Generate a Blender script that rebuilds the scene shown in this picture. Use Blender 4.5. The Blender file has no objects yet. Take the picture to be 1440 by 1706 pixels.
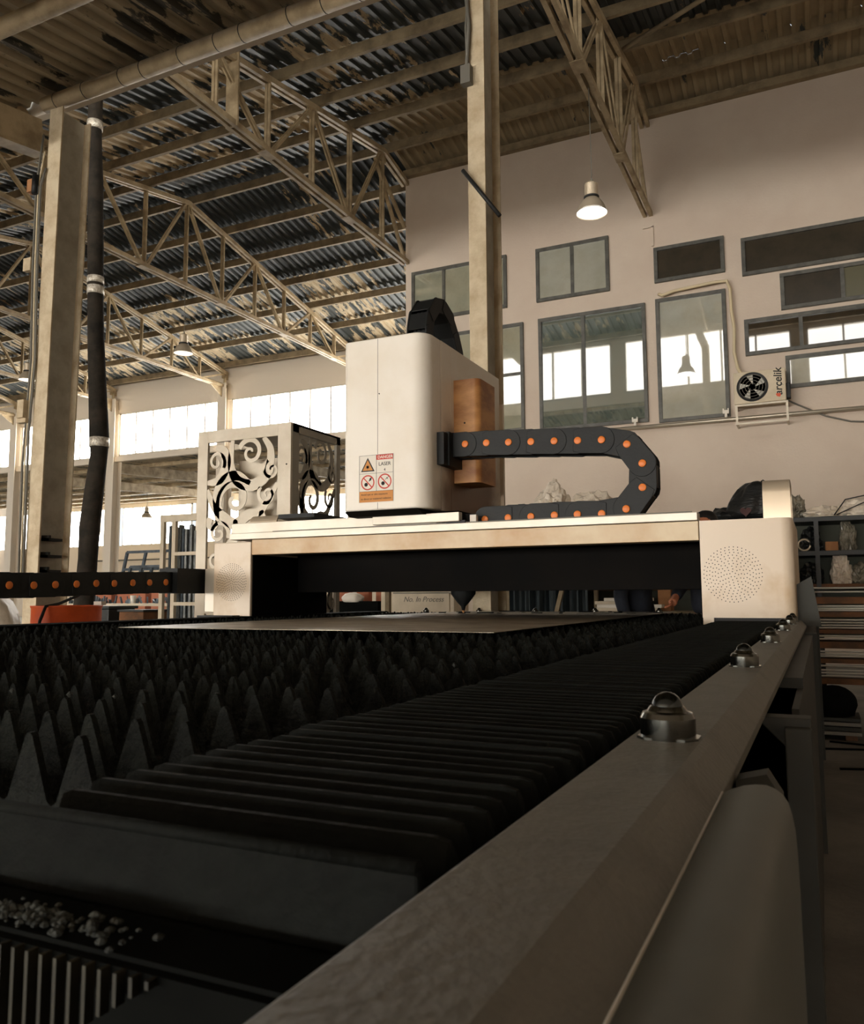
import bpy, bmesh, math, random
from mathutils import Vector, Matrix, noise
random.seed(7)
C = bpy.context.scene.collection
H = 1.1          # coordinates below are written relative to eye height; H lifts them so that the floor is z = 0
GY = 4.5         # front plane of the cutting gantry
WY = 14.6        # plaster wall of the office block
FY = 21.0        # clerestory line at the far side of the main bay
EY = 6.3         # near eave line (columns)

# ------------------------------------------------------------------ camera, light, exposure
scn = bpy.context.scene
cd = bpy.data.cameras.new('camera'); cam = bpy.data.objects.new('camera', cd); C.objects.link(cam)
cd.sensor_fit = 'HORIZONTAL'; cd.sensor_width = 36.0; cd.lens = 36.0*1370/1440
cd.clip_start = 0.02; cd.clip_end = 300
_y = Vector((650, -137, -1370)).normalized()
_x = Vector((2920, 157, 1370)); _x = (_x - _y*_x.dot(_y)).normalized(); _z = _x.cross(_y)
cam.matrix_world = Matrix.Translation((0, 0, H)) @ Matrix((_x, _y, _z)).to_4x4()
cd.dof.use_dof = True; cd.dof.focus_distance = 5.0; cd.dof.aperture_fstop = 26
scn.camera = cam
w = bpy.data.worlds.new('world'); scn.world = w; w.use_nodes = True
bg = w.node_tree.nodes['Background']; bg.inputs[0].default_value = (0.80, 0.90, 1.0, 1); bg.inputs[1].default_value = 1.0
scn.view_settings.view_transform = 'Standard'; scn.view_settings.look = 'None'
scn.view_settings.gamma = 1; scn.view_settings.use_curve_mapping = False
scn.view_settings.exposure = 0.30
FAR_WIN = 13.0     # radiance of the daylit panes
LOW_WIN = 11.0
NEAR_WIN = 2.2
REAR_WIN = 24.0

# ------------------------------------------------------------------ materials
def lin(c):
    return tuple(((v/255)/12.92 if v/255 <= 0.04045 else ((v/255+0.055)/1.055)**2.4) for v in c)
def M(name, c1, c2=None, rough=0.6, metal=0.0, scale=4.0, lo=0.4, hi=0.65, bump=0.0, bscale=60.0, stretch=(1, 1, 1), spec=0.5, coat=0.0, emit=0.0, alpha=1.0, detail=5.0, rvar=0.0, trans=0.0, world=False):
    m = bpy.data.materials.new(name); m.use_nodes = True
    nt = m.node_tree; N = nt.nodes; L = nt.links; b = N['Principled BSDF']
    b.inputs['Base Color'].default_value = (*lin(c1), 1)
    b.inputs['Roughness'].default_value = rough; b.inputs['Metallic'].default_value = metal
    b.inputs['Specular IOR Level'].default_value = spec
    b.inputs['Coat Weight'].default_value = coat; b.inputs['Alpha'].default_value = alpha
    b.inputs['Transmission Weight'].default_value = trans
    if emit:
        b.inputs['Emission Color'].default_value = (*lin(c1), 1); b.inputs['Emission Strength'].default_value = emit
    if c2 or bump:
        if world:
            tc = N.new('ShaderNodeNewGeometry'); src = tc.outputs['Position']
        else:
            tc = N.new('ShaderNodeTexCoord'); src = tc.outputs['Object']
        mp = N.new('ShaderNodeMapping'); mp.inputs['Scale'].default_value = stretch
        L.new(src, mp.inputs[0])
    if c2:
        n = N.new('ShaderNodeTexNoise'); n.inputs['Scale'].default_value = scale; n.inputs['Detail'].default_value = detail; n.inputs['Roughness'].default_value = 0.62
        r = N.new('ShaderNodeMapRange'); r.inputs['From Min'].default_value = lo; r.inputs['From Max'].default_value = hi
        x = N.new('ShaderNodeMix'); x.data_type = 'RGBA'
        x.inputs['A'].default_value = (*lin(c1), 1); x.inputs['B'].default_value = (*lin(c2), 1)
        L.new(mp.outputs[0], n.inputs['Vector']); L.new(n.outputs[0], r.inputs[0]); L.new(r.outputs[0], x.inputs['Factor']); L.new(x.outputs['Result'], b.inputs['Base Color'])
        if rvar:
            q = N.new('ShaderNodeMapRange'); q.inputs['To Min'].default_value = rough; q.inputs['To Max'].default_value = rough+rvar
            L.new(r.outputs[0], q.inputs[0]); L.new(q.outputs[0], b.inputs['Roughness'])
    if bump:
        n2 = N.new('ShaderNodeTexNoise'); n2.inputs['Scale'].default_value = bscale; n2.inputs['Detail'].default_value = 4
        bp = N.new('ShaderNodeBump'); bp.inputs['Strength'].default_value = bump; bp.inputs['Distance'].default_value = 0.02
        L.new(mp.outputs[0], n2.inputs['Vector']); L.new(n2.outputs[0], bp.inputs['Height']); L.new(bp.outputs[0], b.inputs['Normal'])
    return m

def roof_mat(name, cover, tan=(190, 162, 120), zinc=(52, 58, 56)):
    """flaking tan paint over dark zinc; cover = how much of the paint is left (0..1); flakes run down the ribs"""
    m = bpy.data.materials.new(name); m.use_nodes = True
    nt = m.node_tree; N = nt.nodes; L = nt.links; b = N['Principled BSDF']
    g = N.new('ShaderNodeNewGeometry'); mp = N.new('ShaderNodeMapping'); mp.inputs['Scale'].default_value = (2.6, 0.55, 1.0)
    L.new(g.outputs['Position'], mp.inputs[0])
    oi = N.new('ShaderNodeObjectInfo')
    n = N.new('ShaderNodeTexNoise'); n.inputs['Scale'].default_value = 1.5; n.inputs['Detail'].default_value = 7; n.inputs['Roughness'].default_value = 0.66
    L.new(mp.outputs[0], n.inputs['Vector'])
    # each sheet sheds a different amount
    a = N.new('ShaderNodeMath'); a.operation = 'MULTIPLY_ADD'; a.inputs[1].default_value = 0.13; a.inputs[2].default_value = -0.065
    L.new(oi.outputs['Random'], a.inputs[0])
    s = N.new('ShaderNodeMath'); s.operation = 'ADD'; L.new(n.outputs[0], s.inputs[0]); L.new(a.outputs[0], s.inputs[1])
    r = N.new('ShaderNodeMapRange'); t = 0.5+(0.5-cover)*0.42
    r.inputs['From Min'].default_value = t-0.012; r.inputs['From Max'].default_value = t+0.012
    L.new(s.outputs[0], r.inputs[0])
    n3 = N.new('ShaderNodeTexNoise'); n3.inputs['Scale'].default_value = 3.0; n3.inputs['Detail'].default_value = 4; L.new(g.outputs['Position'], n3.inputs['Vector'])
    d = N.new('ShaderNodeMix'); d.data_type = 'RGBA'; d.inputs['A'].default_value = (*lin(tan), 1); d.inputs['B'].default_value = (*[v*0.62 for v in lin(tan)], 1)
    L.new(n3.outputs[0], d.inputs['Factor'])
    x = N.new('ShaderNodeMix'); x.data_type = 'RGBA'; x.inputs['A'].default_value = (*lin(zinc), 1)
    L.new(r.outputs[0], x.inputs['Factor']); L.new(d.outputs['Result'], x.inputs['B']); L.new(x.outputs['Result'], b.inputs['Base Color'])
    q = N.new('ShaderNodeMapRange'); q.inputs['To Min'].default_value = 0.50; q.inputs['To Max'].default_value = 0.80
    L.new(r.outputs[0], q.inputs[0]); L.new(q.outputs[0], b.inputs['Roughness'])
    return m

def soot_mat(name, base, dirt, centre, radius, soft=0.5, rough=0.45, c2=None):
    """painted sheet metal with one cloud of brown soot round a point of the object"""
    m = M(name, base, c2, rough=rough, scale=2.2, lo=0.45, hi=0.75)
    nt = m.node_tree; N = nt.nodes; L = nt.links; b = N['Principled BSDF']
    g = N.new('ShaderNodeNewGeometry')
    vs = N.new('ShaderNodeVectorMath'); vs.operation = 'DISTANCE'; vs.inputs[1].default_value = (centre[0], centre[1], centre[2]+H)
    n = N.new('ShaderNodeTexNoise'); n.inputs['Scale'].default_value = 3.5; n.inputs['Detail'].default_value = 5
    L.new(g.outputs['Position'], vs.inputs[0]); L.new(g.outputs['Position'], n.inputs['Vector'])
    a = N.new('ShaderNodeMath'); a.operation = 'MULTIPLY_ADD'; a.inputs[1].default_value = radius*0.9
    L.new(n.outputs[0], a.inputs[0]); L.new(vs.outputs['Value'], a.inputs[2])
    r = N.new('ShaderNodeMapRange'); r.interpolation_type = 'SMOOTHSTEP'
    r.inputs['From Min'].default_value = radius*(1.45+soft*0.5); r.inputs['From Max'].default_value = radius*(1.45-soft)
    r.inputs['To Min'].default_value = 0; r.inputs['To Max'].default_value = 1
    L.new(a.outputs[0], r.inputs[0])
    x = N.new('ShaderNodeMix'); x.data_type = 'RGBA'; x.inputs['A'].default_value = (*lin(base), 1); x.inputs['B'].default_value = (*lin(dirt), 1)
    old = b.inputs['Base Color'].links
    if old: L.new(old[0].from_socket, x.inputs['A'])
    L.new(r.outputs[0], x.inputs['Factor']); L.new(x.outputs['Result'], b.inputs['Base Color'])
    return m

m_floor = M('floor_concrete', (122, 118, 110), (94, 90, 82), rough=0.75, scale=1.3, bump=0.3, bscale=30)
m_wall = M('wall_plaster', (212, 196, 178), (204, 186, 168), rough=0.9, scale=0.7, bump=0.15, bscale=25)
m_farwall = M('far_wall_plaster', (226, 214, 196), rough=0.9)  # lightened so the colour carries the bloom round the far windows
m_steel = M('painted_steel', (190, 170, 136), (146, 126, 96), rough=0.6, scale=3, bump=0.1)
m_steel_d = M('painted_steel_dull', (150, 132, 102), (112, 96, 72), rough=0.65, scale=3)
m_column = M('column_paint', (206, 190, 160), (178, 158, 126), rough=0.65, scale=5, bump=0.2, bscale=40)
m_colweb = M('column_web_lightened', (186, 184, 172), (164, 158, 144), rough=0.7, scale=4)  # web colour lightened to make up for the weak light on it
m_glow = {}
def glow(s, c=(255, 252, 246)):
    if s not in m_glow: m_glow[s] = M('daylit_glass', c, rough=0.3, emit=s)
    return m_glow[s]
m_winframe = M('window_frame_paint', (92, 90, 82), (70, 68, 62), rough=0.45, scale=6)
m_winlight = M('light_mullion', (215, 205, 188), rough=0.6)
m_cream = soot_mat('cream_enclosure', (236, 229, 216), (104, 70, 38), (-2.08, 5.05, 0.60), 0.56, 0.45, c2=(228, 218, 200))
m_gantry = M('gantry_paint', (216, 196, 162), (184, 140, 88), rough=0.45, scale=1.9, lo=0.40, hi=0.70, stretch=(1, 1, 1), world=True)
m_gantry2 = M('gantry_box_paint', (220, 203, 180), (196, 168, 128), rough=0.4, scale=3.0, lo=0.45, hi=0.72, world=True)
m_topplate = M('brushed_top_plate', (204, 196, 182), (186, 176, 158), rough=0.35, metal=0.2, scale=2)
m_brown = M('scorched_orange_brown_cover', (196, 142, 84), (146, 92, 46), rough=0.5, scale=2.4, lo=0.4, hi=0.62, stretch=(1, 1, 2.6), world=True)
m_nearblack = M('near_black_paint', (16, 13, 10), (9, 8, 7), rough=0.8, scale=3, spec=0.1)  # one near-black tone for beam, inner cheeks, head underside and carriage
m_black = M('black_plastic', (25, 27, 26), (20, 21, 21), rough=0.55, scale=12, bump=0.05, spec=0.3)
m_black2 = M('black_inner_plastic', (16, 16, 16), rough=0.6)
m_orange = M('orange_pin', (226, 122, 44), rough=0.45)
m_bellows = M('bellows_fabric', (17, 19, 16), (12, 13, 11), rough=0.8, scale=30, bump=0.2, spec=0.12)
m_slat = M('slagged_steel_slat', (24, 26, 22), (13, 14, 12), rough=0.75, scale=18, bump=0.5, bscale=90, spec=0.12)
m_bedpaint = M('bed_rail_paint', (102, 100, 92), (88, 86, 78), rough=0.55, scale=14, lo=0.5, hi=0.75, bump=0.15, bscale=120)
m_bedside = M('bed_side_paint', (60, 60, 55), (54, 54, 49), rough=0.6, scale=5, spec=0.2)
m_cover = M('grey_cover_paint', (104, 107, 103), (98, 100, 96), rough=0.5, scale=5, spec=0.3)
m_beddark = M('dark_bed_steel', (15, 16, 14), (10, 11, 10), rough=0.85, scale=8, spec=0.05)
m_chrome = M('chrome_housing', (104, 104, 98), rough=0.17, metal=1.0)
m_ball = M('steel_ball', (66, 70, 70), rough=0.16, metal=1.0)
m_sheet = M('steel_sheet', (120, 112, 98), (96, 88, 76), rough=0.33, metal=0.85, scale=3, rvar=0.15)
m_lampmetal = M('lamp_spun_metal', (196, 180, 156), rough=0.32, metal=0.4)
m_lampglow = M('lamp_diffuser', (255, 252, 244), emit=6.0)
m_lampglow2 = M('lamp_diffuser_dim', (255, 244, 224), emit=1.6)
m_foil = M('foil_tape', (230, 222, 206), (176, 166, 150), rough=0.25, metal=0.35, scale=25, bump=0.6, bscale=50)
m_duct = M('black_duct_fabric', (54, 48, 41), (34, 31, 27), rough=0.85, spec=0.15, scale=5, bump=0.4, bscale=12)
m_drum = M('orange_drum_paint', (228, 98, 42), (206, 82, 34), rough=0.5, scale=4)
m_ac = M('ac_casing', (214, 198, 170), (200, 184, 154), rough=0.5, scale=4)
m_dark = M('dark_plastic', (28, 28, 26), rough=0.6)
m_steelrod = M('bright_steel_rod', (236, 230, 218), rough=0.3, metal=0.55)  # pale half-metal base stands in for highlights along the rods
m_shelf = M('dark_green_shelf_paint', (24, 27, 23), (17, 19, 16), rough=0.5, scale=6)
m_rust = M('rusty_brown_board', (120, 78, 44), (80, 56, 36), rough=0.8, scale=5)
m_pipe = M('galvanised_pipe', (186, 176, 158), rough=0.35, metal=0.7)
m_cable = M('grey_cable', (108, 104, 94), rough=0.6)
m_whitec = M('cream_cable', (214, 196, 160), rough=0.6)
m_bagw = M('white_plastic_bag', (232, 220, 202), (204, 190, 170), rough=0.45, scale=8, bump=0.6, bscale=14)
m_bagc = M('clear_plastic_bag', (140, 134, 118), (90, 86, 74), rough=0.25, scale=9, bump=0.8, bscale=16)
m_bagb = M('black_plastic_bag', (26, 28, 27), (18, 19, 19), rough=0.38, scale=5, bump=0.9, bscale=9, stretch=(1, 1, 3))
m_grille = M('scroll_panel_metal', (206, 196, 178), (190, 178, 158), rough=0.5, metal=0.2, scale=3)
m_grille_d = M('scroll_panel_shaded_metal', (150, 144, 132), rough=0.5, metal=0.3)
m_bluegrey = M('blue_grey_frame', (86, 96, 104), (60, 68, 74), rough=0.45, metal=0.4, scale=8)
m_plastic_film = M('wrinkled_film', (120, 122, 116), (54, 58, 58), rough=0.3, scale=10, stretch=(6, 6, 1), bump=0.5, bscale=12)
m_paper = M('label_white', (226, 218, 204), rough=0.6)
m_red = M('label_red', (196, 56, 34), rough=0.6)
m_labor = M('label_orange', (200, 132, 58), rough=0.6)
m_ink = M('ink', (28, 24, 20), rough=0.6)
m_skin = M('skin', (188, 120, 86), (176, 106, 74), rough=0.5, scale=20)
m_navy = M('navy_workwear', (28, 32, 42), (22, 25, 33), rough=0.9, scale=18, bump=0.3, bscale=30)
m_trouser = M('dark_trousers', (30, 30, 32), rough=0.9)
m_hair = M('black_hair', (20, 17, 15), rough=0.6)
m_shoe = M('black_shoe', (24, 22, 20), rough=0.5)
m_board = M('white_board', (214, 200, 176), (198, 184, 158), rough=0.7, scale=3)
m_tarp = M('blue_green_tarp', (58, 68, 72), (44, 52, 54), rough=0.7, scale=4, stretch=(5, 5, 1))
m_cardboard = M('cardboard', (168, 120, 78), (150, 104, 66), rough=0.85, scale=6)
m_pink = M('brick_red_board', (170, 104, 76), rough=0.8)
m_debris = M('ashy_dross', (58, 60, 54), (28, 30, 26), rough=0.8, scale=20, bump=0.8, bscale=40)
m_fin = M('tan_steel_fin', (54, 51, 38), (34, 32, 25), rough=0.5, metal=0.3, scale=15)

# ------------------------------------------------------------------ mesh helper
class MB:
    def __init__(s): s.v = []; s.f = []; s.m = []; s.mi = 0; s.smooth = set()
    def add(s, vs, fs, smooth=False):
        o = len(s.v); s.v += [tuple(v) for v in vs]
        for f in fs:
            if smooth: s.smooth.add(len(s.f))
            s.f.append(tuple(i+o for i in f)); s.m.append(s.mi)
        return s
    def box(s, x0, x1, y0, y1, z0, z1):
        v = [(x0, y0, z0), (x1, y0, z0), (x1, y1, z0), (x0, y1, z0), (x0, y0, z1), (x1, y0, z1), (x1, y1, z1), (x0, y1, z1)]
        return s.add(v, [(0, 3, 2, 1), (4, 5, 6, 7), (0, 1, 5, 4), (1, 2, 6, 5), (2, 3, 7, 6), (3, 0, 4, 7)])
    def bar(s, a, b, w, h, up=(0, 0, 1)):
        """box beam from a to b, w wide, h high"""
        a = Vector(a); b = Vector(b); d = (b-a).normalized(); u = Vector(up)
        if abs(d.dot(u)) > 0.98: u = Vector((0, 1, 0))
        r = d.cross(u).normalized(); u = r.cross(d).normalized()
        v = []
        for p in (a, b):
            for i, j in ((-1, -1), (1, -1), (1, 1), (-1, 1)): v.append(p+r*(i*w/2)+u*(j*h/2))
        return s.add(v, [(0, 1, 2, 3), (7, 6, 5, 4), (0, 4, 5, 1), (1, 5, 6, 2), (2, 6, 7, 3), (3, 7, 4, 0)])
    def tube(s, pts, r, n=10, caps=True):
        """round tube through points; r number or list"""
        pts = [Vector(p) for p in pts]; rs = r if isinstance(r, (list, tuple)) else [r]*len(pts)
        o = []; prev = None
        for i, p in enumerate(pts):
            if i == 0: d = pts[1]-p
            elif i == len(pts)-1: d = p-pts[i-1]
            else: d = (pts[i+1]-p).normalized()+(p-pts[i-1]).normalized()
            d.normalize()
            if prev is None:
                u = Vector((0, 0, 1)) if abs(d.z) < 0.9 else Vector((0, 1, 0))
                a = d.cross(u).normalized()
            else: a = (prev-d*prev.dot(d)).normalized()
            prev = a; b = d.cross(a)
            for k in range(n):
                t = 2*math.pi*k/n; o.append(p+(a*math.cos(t)+b*math.sin(t))*rs[i])
        fs = []
        for i in range(len(pts)-1):
            for k in range(n):
                q = (k+1) % n; fs.append((i*n+k, i*n+q, (i+1)*n+q, (i+1)*n+k))
        s.add(o, fs, smooth=True)
        if caps:
            base = len(s.v)-len(o); s.f.append(tuple(base+k for k in range(n-1, -1, -1))); s.m.append(s.mi)
            s.f.append(tuple(base+(len(pts)-1)*n+k for k in range(n))); s.m.append(s.mi)
        return s
    def lathe(s, prof, c, n=24, axis='z', smooth=True, caps=True):
        """prof: [(r, h)...] along the axis from centre c"""
        o = []
        for r, h in prof:
            for k in range(n):
                t = 2*math.pi*k/n; a, b = r*math.cos(t), r*math.sin(t)
                o.append((c[0]+a, c[1]+b, c[2]+h) if axis == 'z' else ((c[0]+a, c[1]-h, c[2]+b) if axis == 'y' else (c[0]+h, c[1]+a, c[2]+b)))
        fs = []
        for i in range(len(prof)-1):
            for k in range(n):
                q = (k+1) % n; fs.append((i*n+k, i*n+q, (i+1)*n+q, (i+1)*n+k))
        if caps and prof[0][0] > 1e-5: fs.append(tuple(range(n-1, -1, -1)))
        if caps and prof[-1][0] > 1e-5: fs.append(tuple((len(prof)-1)*n+k for k in range(n)))
        return s.add(o, fs, smooth)
    def prism(s, poly, axis, a, b):
        """polygon (2D) extruded along axis between a and b. axis x: (y,z); y: (x,z); z: (x,y)"""
        def P(p, t): return (t, p[0], p[1]) if axis == 'x' else ((p[0], t, p[1]) if axis == 'y' else (p[0], p[1], t))
        n = len(poly); v = [P(p, a) for p in poly]+[P(p, b) for p in poly]
        fs = [tuple(range(n-1, -1, -1)), tuple(range(n, 2*n))]+[(i, (i+1) % n, n+(i+1) % n, n+i) for i in range(n)]
        return s.add(v, fs)
    def ribbon(s, pts, w, axis, a, b):
        """2D centre line given width(s) and extruded: for scroll work"""
        n = len(pts); ws = w if isinstance(w, (list, tuple)) else [w]*n
        L, R = [], []
        for i, p in enumerate(pts):
            q0 = pts[max(0, i-1)]; q1 = pts[min(n-1, i+1)]
            dx, dy = q1[0]-q0[0], q1[1]-q0[1]; l = math.hypot(dx, dy) or 1
            nx, ny = -dy/l*ws[i]/2, dx/l*ws[i]/2
            L.append((p[0]+nx, p[1]+ny)); R.append((p[0]-nx, p[1]-ny))
        def P(p, t): return (t, p[0], p[1]) if axis == 'x' else (p[0], t, p[1])
        v = [P(p, a) for p in L]+[P(p, a) for p in R]+[P(p, b) for p in L]+[P(p, b) for p in R]
        fs = []
        for i in range(n-1):
            fs += [(i, i+1, n+i+1, n+i), (2*n+i, 3*n+i, 3*n+i+1, 2*n+i+1), (i, 2*n+i, 2*n+i+1, i+1), (n+i, n+i+1, 3*n+i+1, 3*n+i)]
        fs += [(0, n, 3*n, 2*n), (n-1, 3*n-1, 4*n-1, 2*n-1)]
        return s.add(v, fs)
    def mesh(s, name, off=(0, 0, 0), lift=H):
        me = bpy.data.meshes.new(name)
        me.from_pydata([(x-off[0], y-off[1], z+lift-off[2]) for x, y, z in s.v], [], s.f)
        if len(set(s.m)) > 1: me.polygons.foreach_set('material_index', s.m)
        if s.smooth: me.polygons.foreach_set('use_smooth', [i in s.smooth for i in range(len(s.f))])
        me.validate(); me.update()
        bm = bmesh.new(); bm.from_mesh(me); bmesh.ops.recalc_face_normals(bm, faces=bm.faces); bm.to_mesh(me); bm.free()
        return me

ROOT = {}
def rootloc(p):
    while p is not None and p.parent is not None: p = p.parent
    return ROOT.get(p.name, (0, 0, 0)) if p is not None else (0, 0, 0)
def tag(o, label=None, cat=None, group=None, kind=None):
    if label: o['label'] = label
    if cat: o['category'] = cat
    if group: o['group'] = group
    if kind: o['kind'] = kind
    return o
def link(name, me, mats, parent=None, **kw):
    o = bpy.data.objects.new(name, me); C.objects.link(o)
    if not isinstance(mats, (list, tuple)): mats = [mats]
    if len(me.materials) == 0:
        for m in mats: me.materials.append(m)
    if parent is not None: o.parent = parent
    return tag(o, **kw)
def part(name, mb, mats, parent=None, bevel=0.0, seg=2, smooth=0.0, **kw):
    """one mesh object; written in scene coordinates, stored relative to its thing's base"""
    if parent is None and mb.v and not kw.get('kind') == 'structure':
        xs = [v[0] for v in mb.v]; ys = [v[1] for v in mb.v]; zs = [v[2] for v in mb.v]
        off = ((min(xs)+max(xs))/2, (min(ys)+max(ys))/2, min(zs)+H)
    else: off = rootloc(parent)
    o = link(name, mb.mesh(name, off), mats, parent, **kw)
    if parent is None: o.location = off
    if parent is None: ROOT[o.name] = off
    if smooth:
        o.data.polygons.foreach_set('use_smooth', [True]*len(o.data.polygons)); o.data.set_sharp_from_angle(angle=smooth)
    if bevel:
        b = o.modifiers.new('bevel', 'BEVEL'); b.width = bevel; b.segments = seg; b.limit_method = 'ANGLE'; b.angle_limit = 0.6
    return o
def thing(name, label, cat, loc, group=None):
    o = bpy.data.objects.new(name, None); C.objects.link(o); o.empty_display_size = 0.1
    o.location = (loc[0], loc[1], loc[2]+H); ROOT[o.name] = tuple(o.location)
    return tag(o, label, cat, group)
def sgroup(name):
    o = bpy.data.objects.new(name, None); C.objects.link(o); o.empty_display_size = 0.1; ROOT[o.name] = (0, 0, 0)
    return tag(o, kind='structure')
def copy_tree(root, loc, name=None, label=None, group=None, rz=None):
    def cp(o, par):
        c = o.copy(); C.objects.link(c)
        if par is not None: c.parent = par
        for ch in o.children: cp(ch, c)
        return c
    r = cp(root, None); r.location = (loc[0], loc[1], loc[2]+H); ROOT[r.name] = tuple(r.location)
    if rz is not None: r.rotation_euler.z = rz
    if label: r['label'] = label
    if group: r['group'] = group
    return r
def text(name, body, size, loc, rot, mat, parent, align='CENTER', ext=0.0006, bold=0.0, shear=0.0):
    cu = bpy.data.curves.new(name, 'FONT'); cu.body = body; cu.size = size; cu.align_x = align; cu.align_y = 'CENTER'; cu.extrude = ext; cu.offset = bold; cu.shear = shear
    tmp = bpy.data.objects.new('tmp', cu); C.objects.link(tmp)
    dg = bpy.context.evaluated_depsgraph_get(); me = bpy.data.meshes.new_from_object(tmp.evaluated_get(dg))
    bpy.data.objects.remove(tmp); bpy.data.curves.remove(cu)
    R = Matrix.Translation((loc[0], loc[1], loc[2]+H)) @ rot
    me.transform(R); off = rootloc(parent); me.transform(Matrix.Translation((-off[0], -off[1], -off[2])))
    me.materials.clear()
    return link(name, me, mat, parent)
FACE = Matrix.Rotation(math.pi/2, 4, 'X')   # text upright, read from -Y

# ================================================================== SETTING
part('floor', MB().box(-48, 7, -21, 38, -1.25, -1.1), m_floor, kind='structure')
# office block: plaster wall facing the camera, and its side
wall = part('wall_back', MB().box(-7.45, 7, WY, WY+0.2, -1.1, 8.95), m_wall, kind='structure')
part('wall_office_side', MB().box(-7.45, -7.25, WY+0.2, FY, -1.1, 8.6), m_wall, kind='structure')
part('wall_right', MB().box(6.8, 7, -21, WY, -1.1, 8.95), m_wall, kind='structure')
part('wall_rear', MB().box(-48, 7, -20.7, -20.5, -1.1, 4.7), m_wall, kind='structure')
part('wall_left', MB().box(-48.2, -48, -21, 38, -1.1, 8.95), m_wall, kind='structure')
part('wall_far', MB().box(-48, 7, 35.8, 36, -1.1, 3.05).box(-48, 7, 35.8, 36, 5.3, 6.0), m_farwall, kind='structure')
part('wall_clerestory', MB().box(-48, -7.4, FY+0.1, FY+0.3, 6.45, 7.75).box(-48, -7.4, FY, FY+0.15, 4.75, 4.93), m_farwall, kind='structure')
part('wall_near_clerestory', MB().box(-40, 7, EY-0.05, EY+0.05, 7.42, 7.7).box(-40, -9.45, EY-0.04, EY+0.04, 5.93, 7.42).box(-5.1, -4.75, EY-0.04, EY+0.04, 5.93, 7.42).box(-0.4, -0.05, EY-0.04, EY+0.04, 5.93, 7.42).box(4.3, 7, EY-0.04, EY+0.04, 5.93, 7.42).box(-40, 7, EY-0.04, EY+0.05, 5.60, 5.93), m_farwall, kind='structure')
# a thin raised seam in the plaster below the end of the right truss
part('trim_seam', MB().box(-2.47, -2.43, WY-0.03, WY, 6.25, 6.62).box(-2.62, -2.43, WY-0.03, WY, 6.6, 6.64), m_wall, kind='structure')

# ---- ceiling: corrugated sheets one metre wide, and purlins
ceil_ = sgroup('ceiling')
ridge_y, ridge_z, slope = 13.57, 9.02, 0.196
def zr(y): return ridge_z-slope*abs(y-ridge_y)
def sheet_mesh(name, y0, z0, y1, z1, pitch=0.2, width=1.0, d=0.042):
    mb = MB(); n = int(width/pitch); prof = []
    for i in range(n):
        x = i*pitch; prof += [(x, 0), (x+pitch*0.30, 0), (x+pitch*0.42, d), (x+pitch*0.88, d)]
    prof.append((width+0.02, 0)); k = len(prof)
    v = [(p[0], y0, z0+p[1]) for p in prof]+[(p[0], y1, z1+p[1]) for p in prof]
    mb.add(v, [(i, i+1, k+i+1, k+i) for i in range(k-1)])
    return mb.mesh(name)
def roof_run(x0, x1, y0, z0, y1, z1, pick):
    me = {}
    x = x0
    while x < x1-0.01:
        m = pick(x)
        if m.name not in me:
            me[m.name] = sheet_mesh('roof_sheet', y0, z0, y1, z1, d=0.060 if m is r_near else 0.045); me[m.name].materials.append(m)
        o = bpy.data.objects.new('roof_sheet', me[m.name]); C.objects.link(o); o.parent = ceil_
        o.location = (x, 0, random.uniform(-0.004, 0.004)); x += 1.0
r_tan = roof_mat('roof_tan_painted', 0.90, tan=(168, 150, 118))
r_near = roof_mat('roof_tan_stained', 0.66, tan=(206, 192, 164), zinc=(70, 68, 60))
r_half = roof_mat('roof_half_flaked', 0.47, tan=(204, 182, 146), zinc=(40, 46, 44))
r_dark = roof_mat('roof_mostly_flaked', 0.27, tan=(200, 178, 142), zinc=(38, 44, 43))
r_dark2 = roof_mat('roof_dark_zinc', 0.14, tan=(170, 142, 102), zinc=(32, 38, 38))
r_far = roof_mat('roof_far_bay_hazy', 0.62, tan=(222, 206, 176), zinc=(92, 96, 92))  # tan and zinc both lightened to stand in for far haze
r_mid = roof_mat('roof_flaked', 0.42, tan=(210, 192, 160), zinc=(48, 54, 52))
roof_run(-32, 7, 6.25, zr(6.25), 9.3, zr(9.3), lambda x: r_dark if x > -6 else r_half)
roof_run(-32, 7, 9.25, zr(9.25)+0.004, 12.35, zr(12.35)+0.004, lambda x: r_dark2 if x > -6 else (r_half if random.random() < 0.75 else r_dark))
roof_run(-32, 7, 12.3, zr(12.3)+0.008, ridge_y, ridge_z+0.008, lambda x: r_tan if x > -7.5 else r_dark)
roof_run(-7.4, 7, ridge_y, ridge_z+0.012, WY+0.1, zr(WY+0.1)+0.012, lambda x: r_tan)
roof_run(-33.4, -7.4, ridge_y, ridge_z+0.012, 17.3, zr(17.3)+0.012, lambda x: r_dark if random.random() < 0.6 else r_dark2)
roof_run(-33.4, -7.4, 17.25, zr(17.25)+0.008, FY+0.3, zr(FY+0.3)+0.008, lambda x: r_mid)
roof_run(-44, -7, FY+0.2, 4.85, 35.9, 5.55, lambda x: r_far)       # low roof of the bay behind
def zn(y): return 5.74-0.165*(6.25-y)
roof_run(-14, 7, 2.9, zn(2.9), 6.25, zn(6.25), lambda x: r_near)
roof_run(-14, 7, -1.0, zn(-1.0), 2.95, zn(2.95)-0.004, lambda x: r_near)
part('ceiling_near_slab', MB().box(-48, -14, -20.6, 6.2, 5.0, 5.1).box(-14, 7, -20.6, -0.95, 4.62, 4.72), m_wall, kind='structure')
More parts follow.
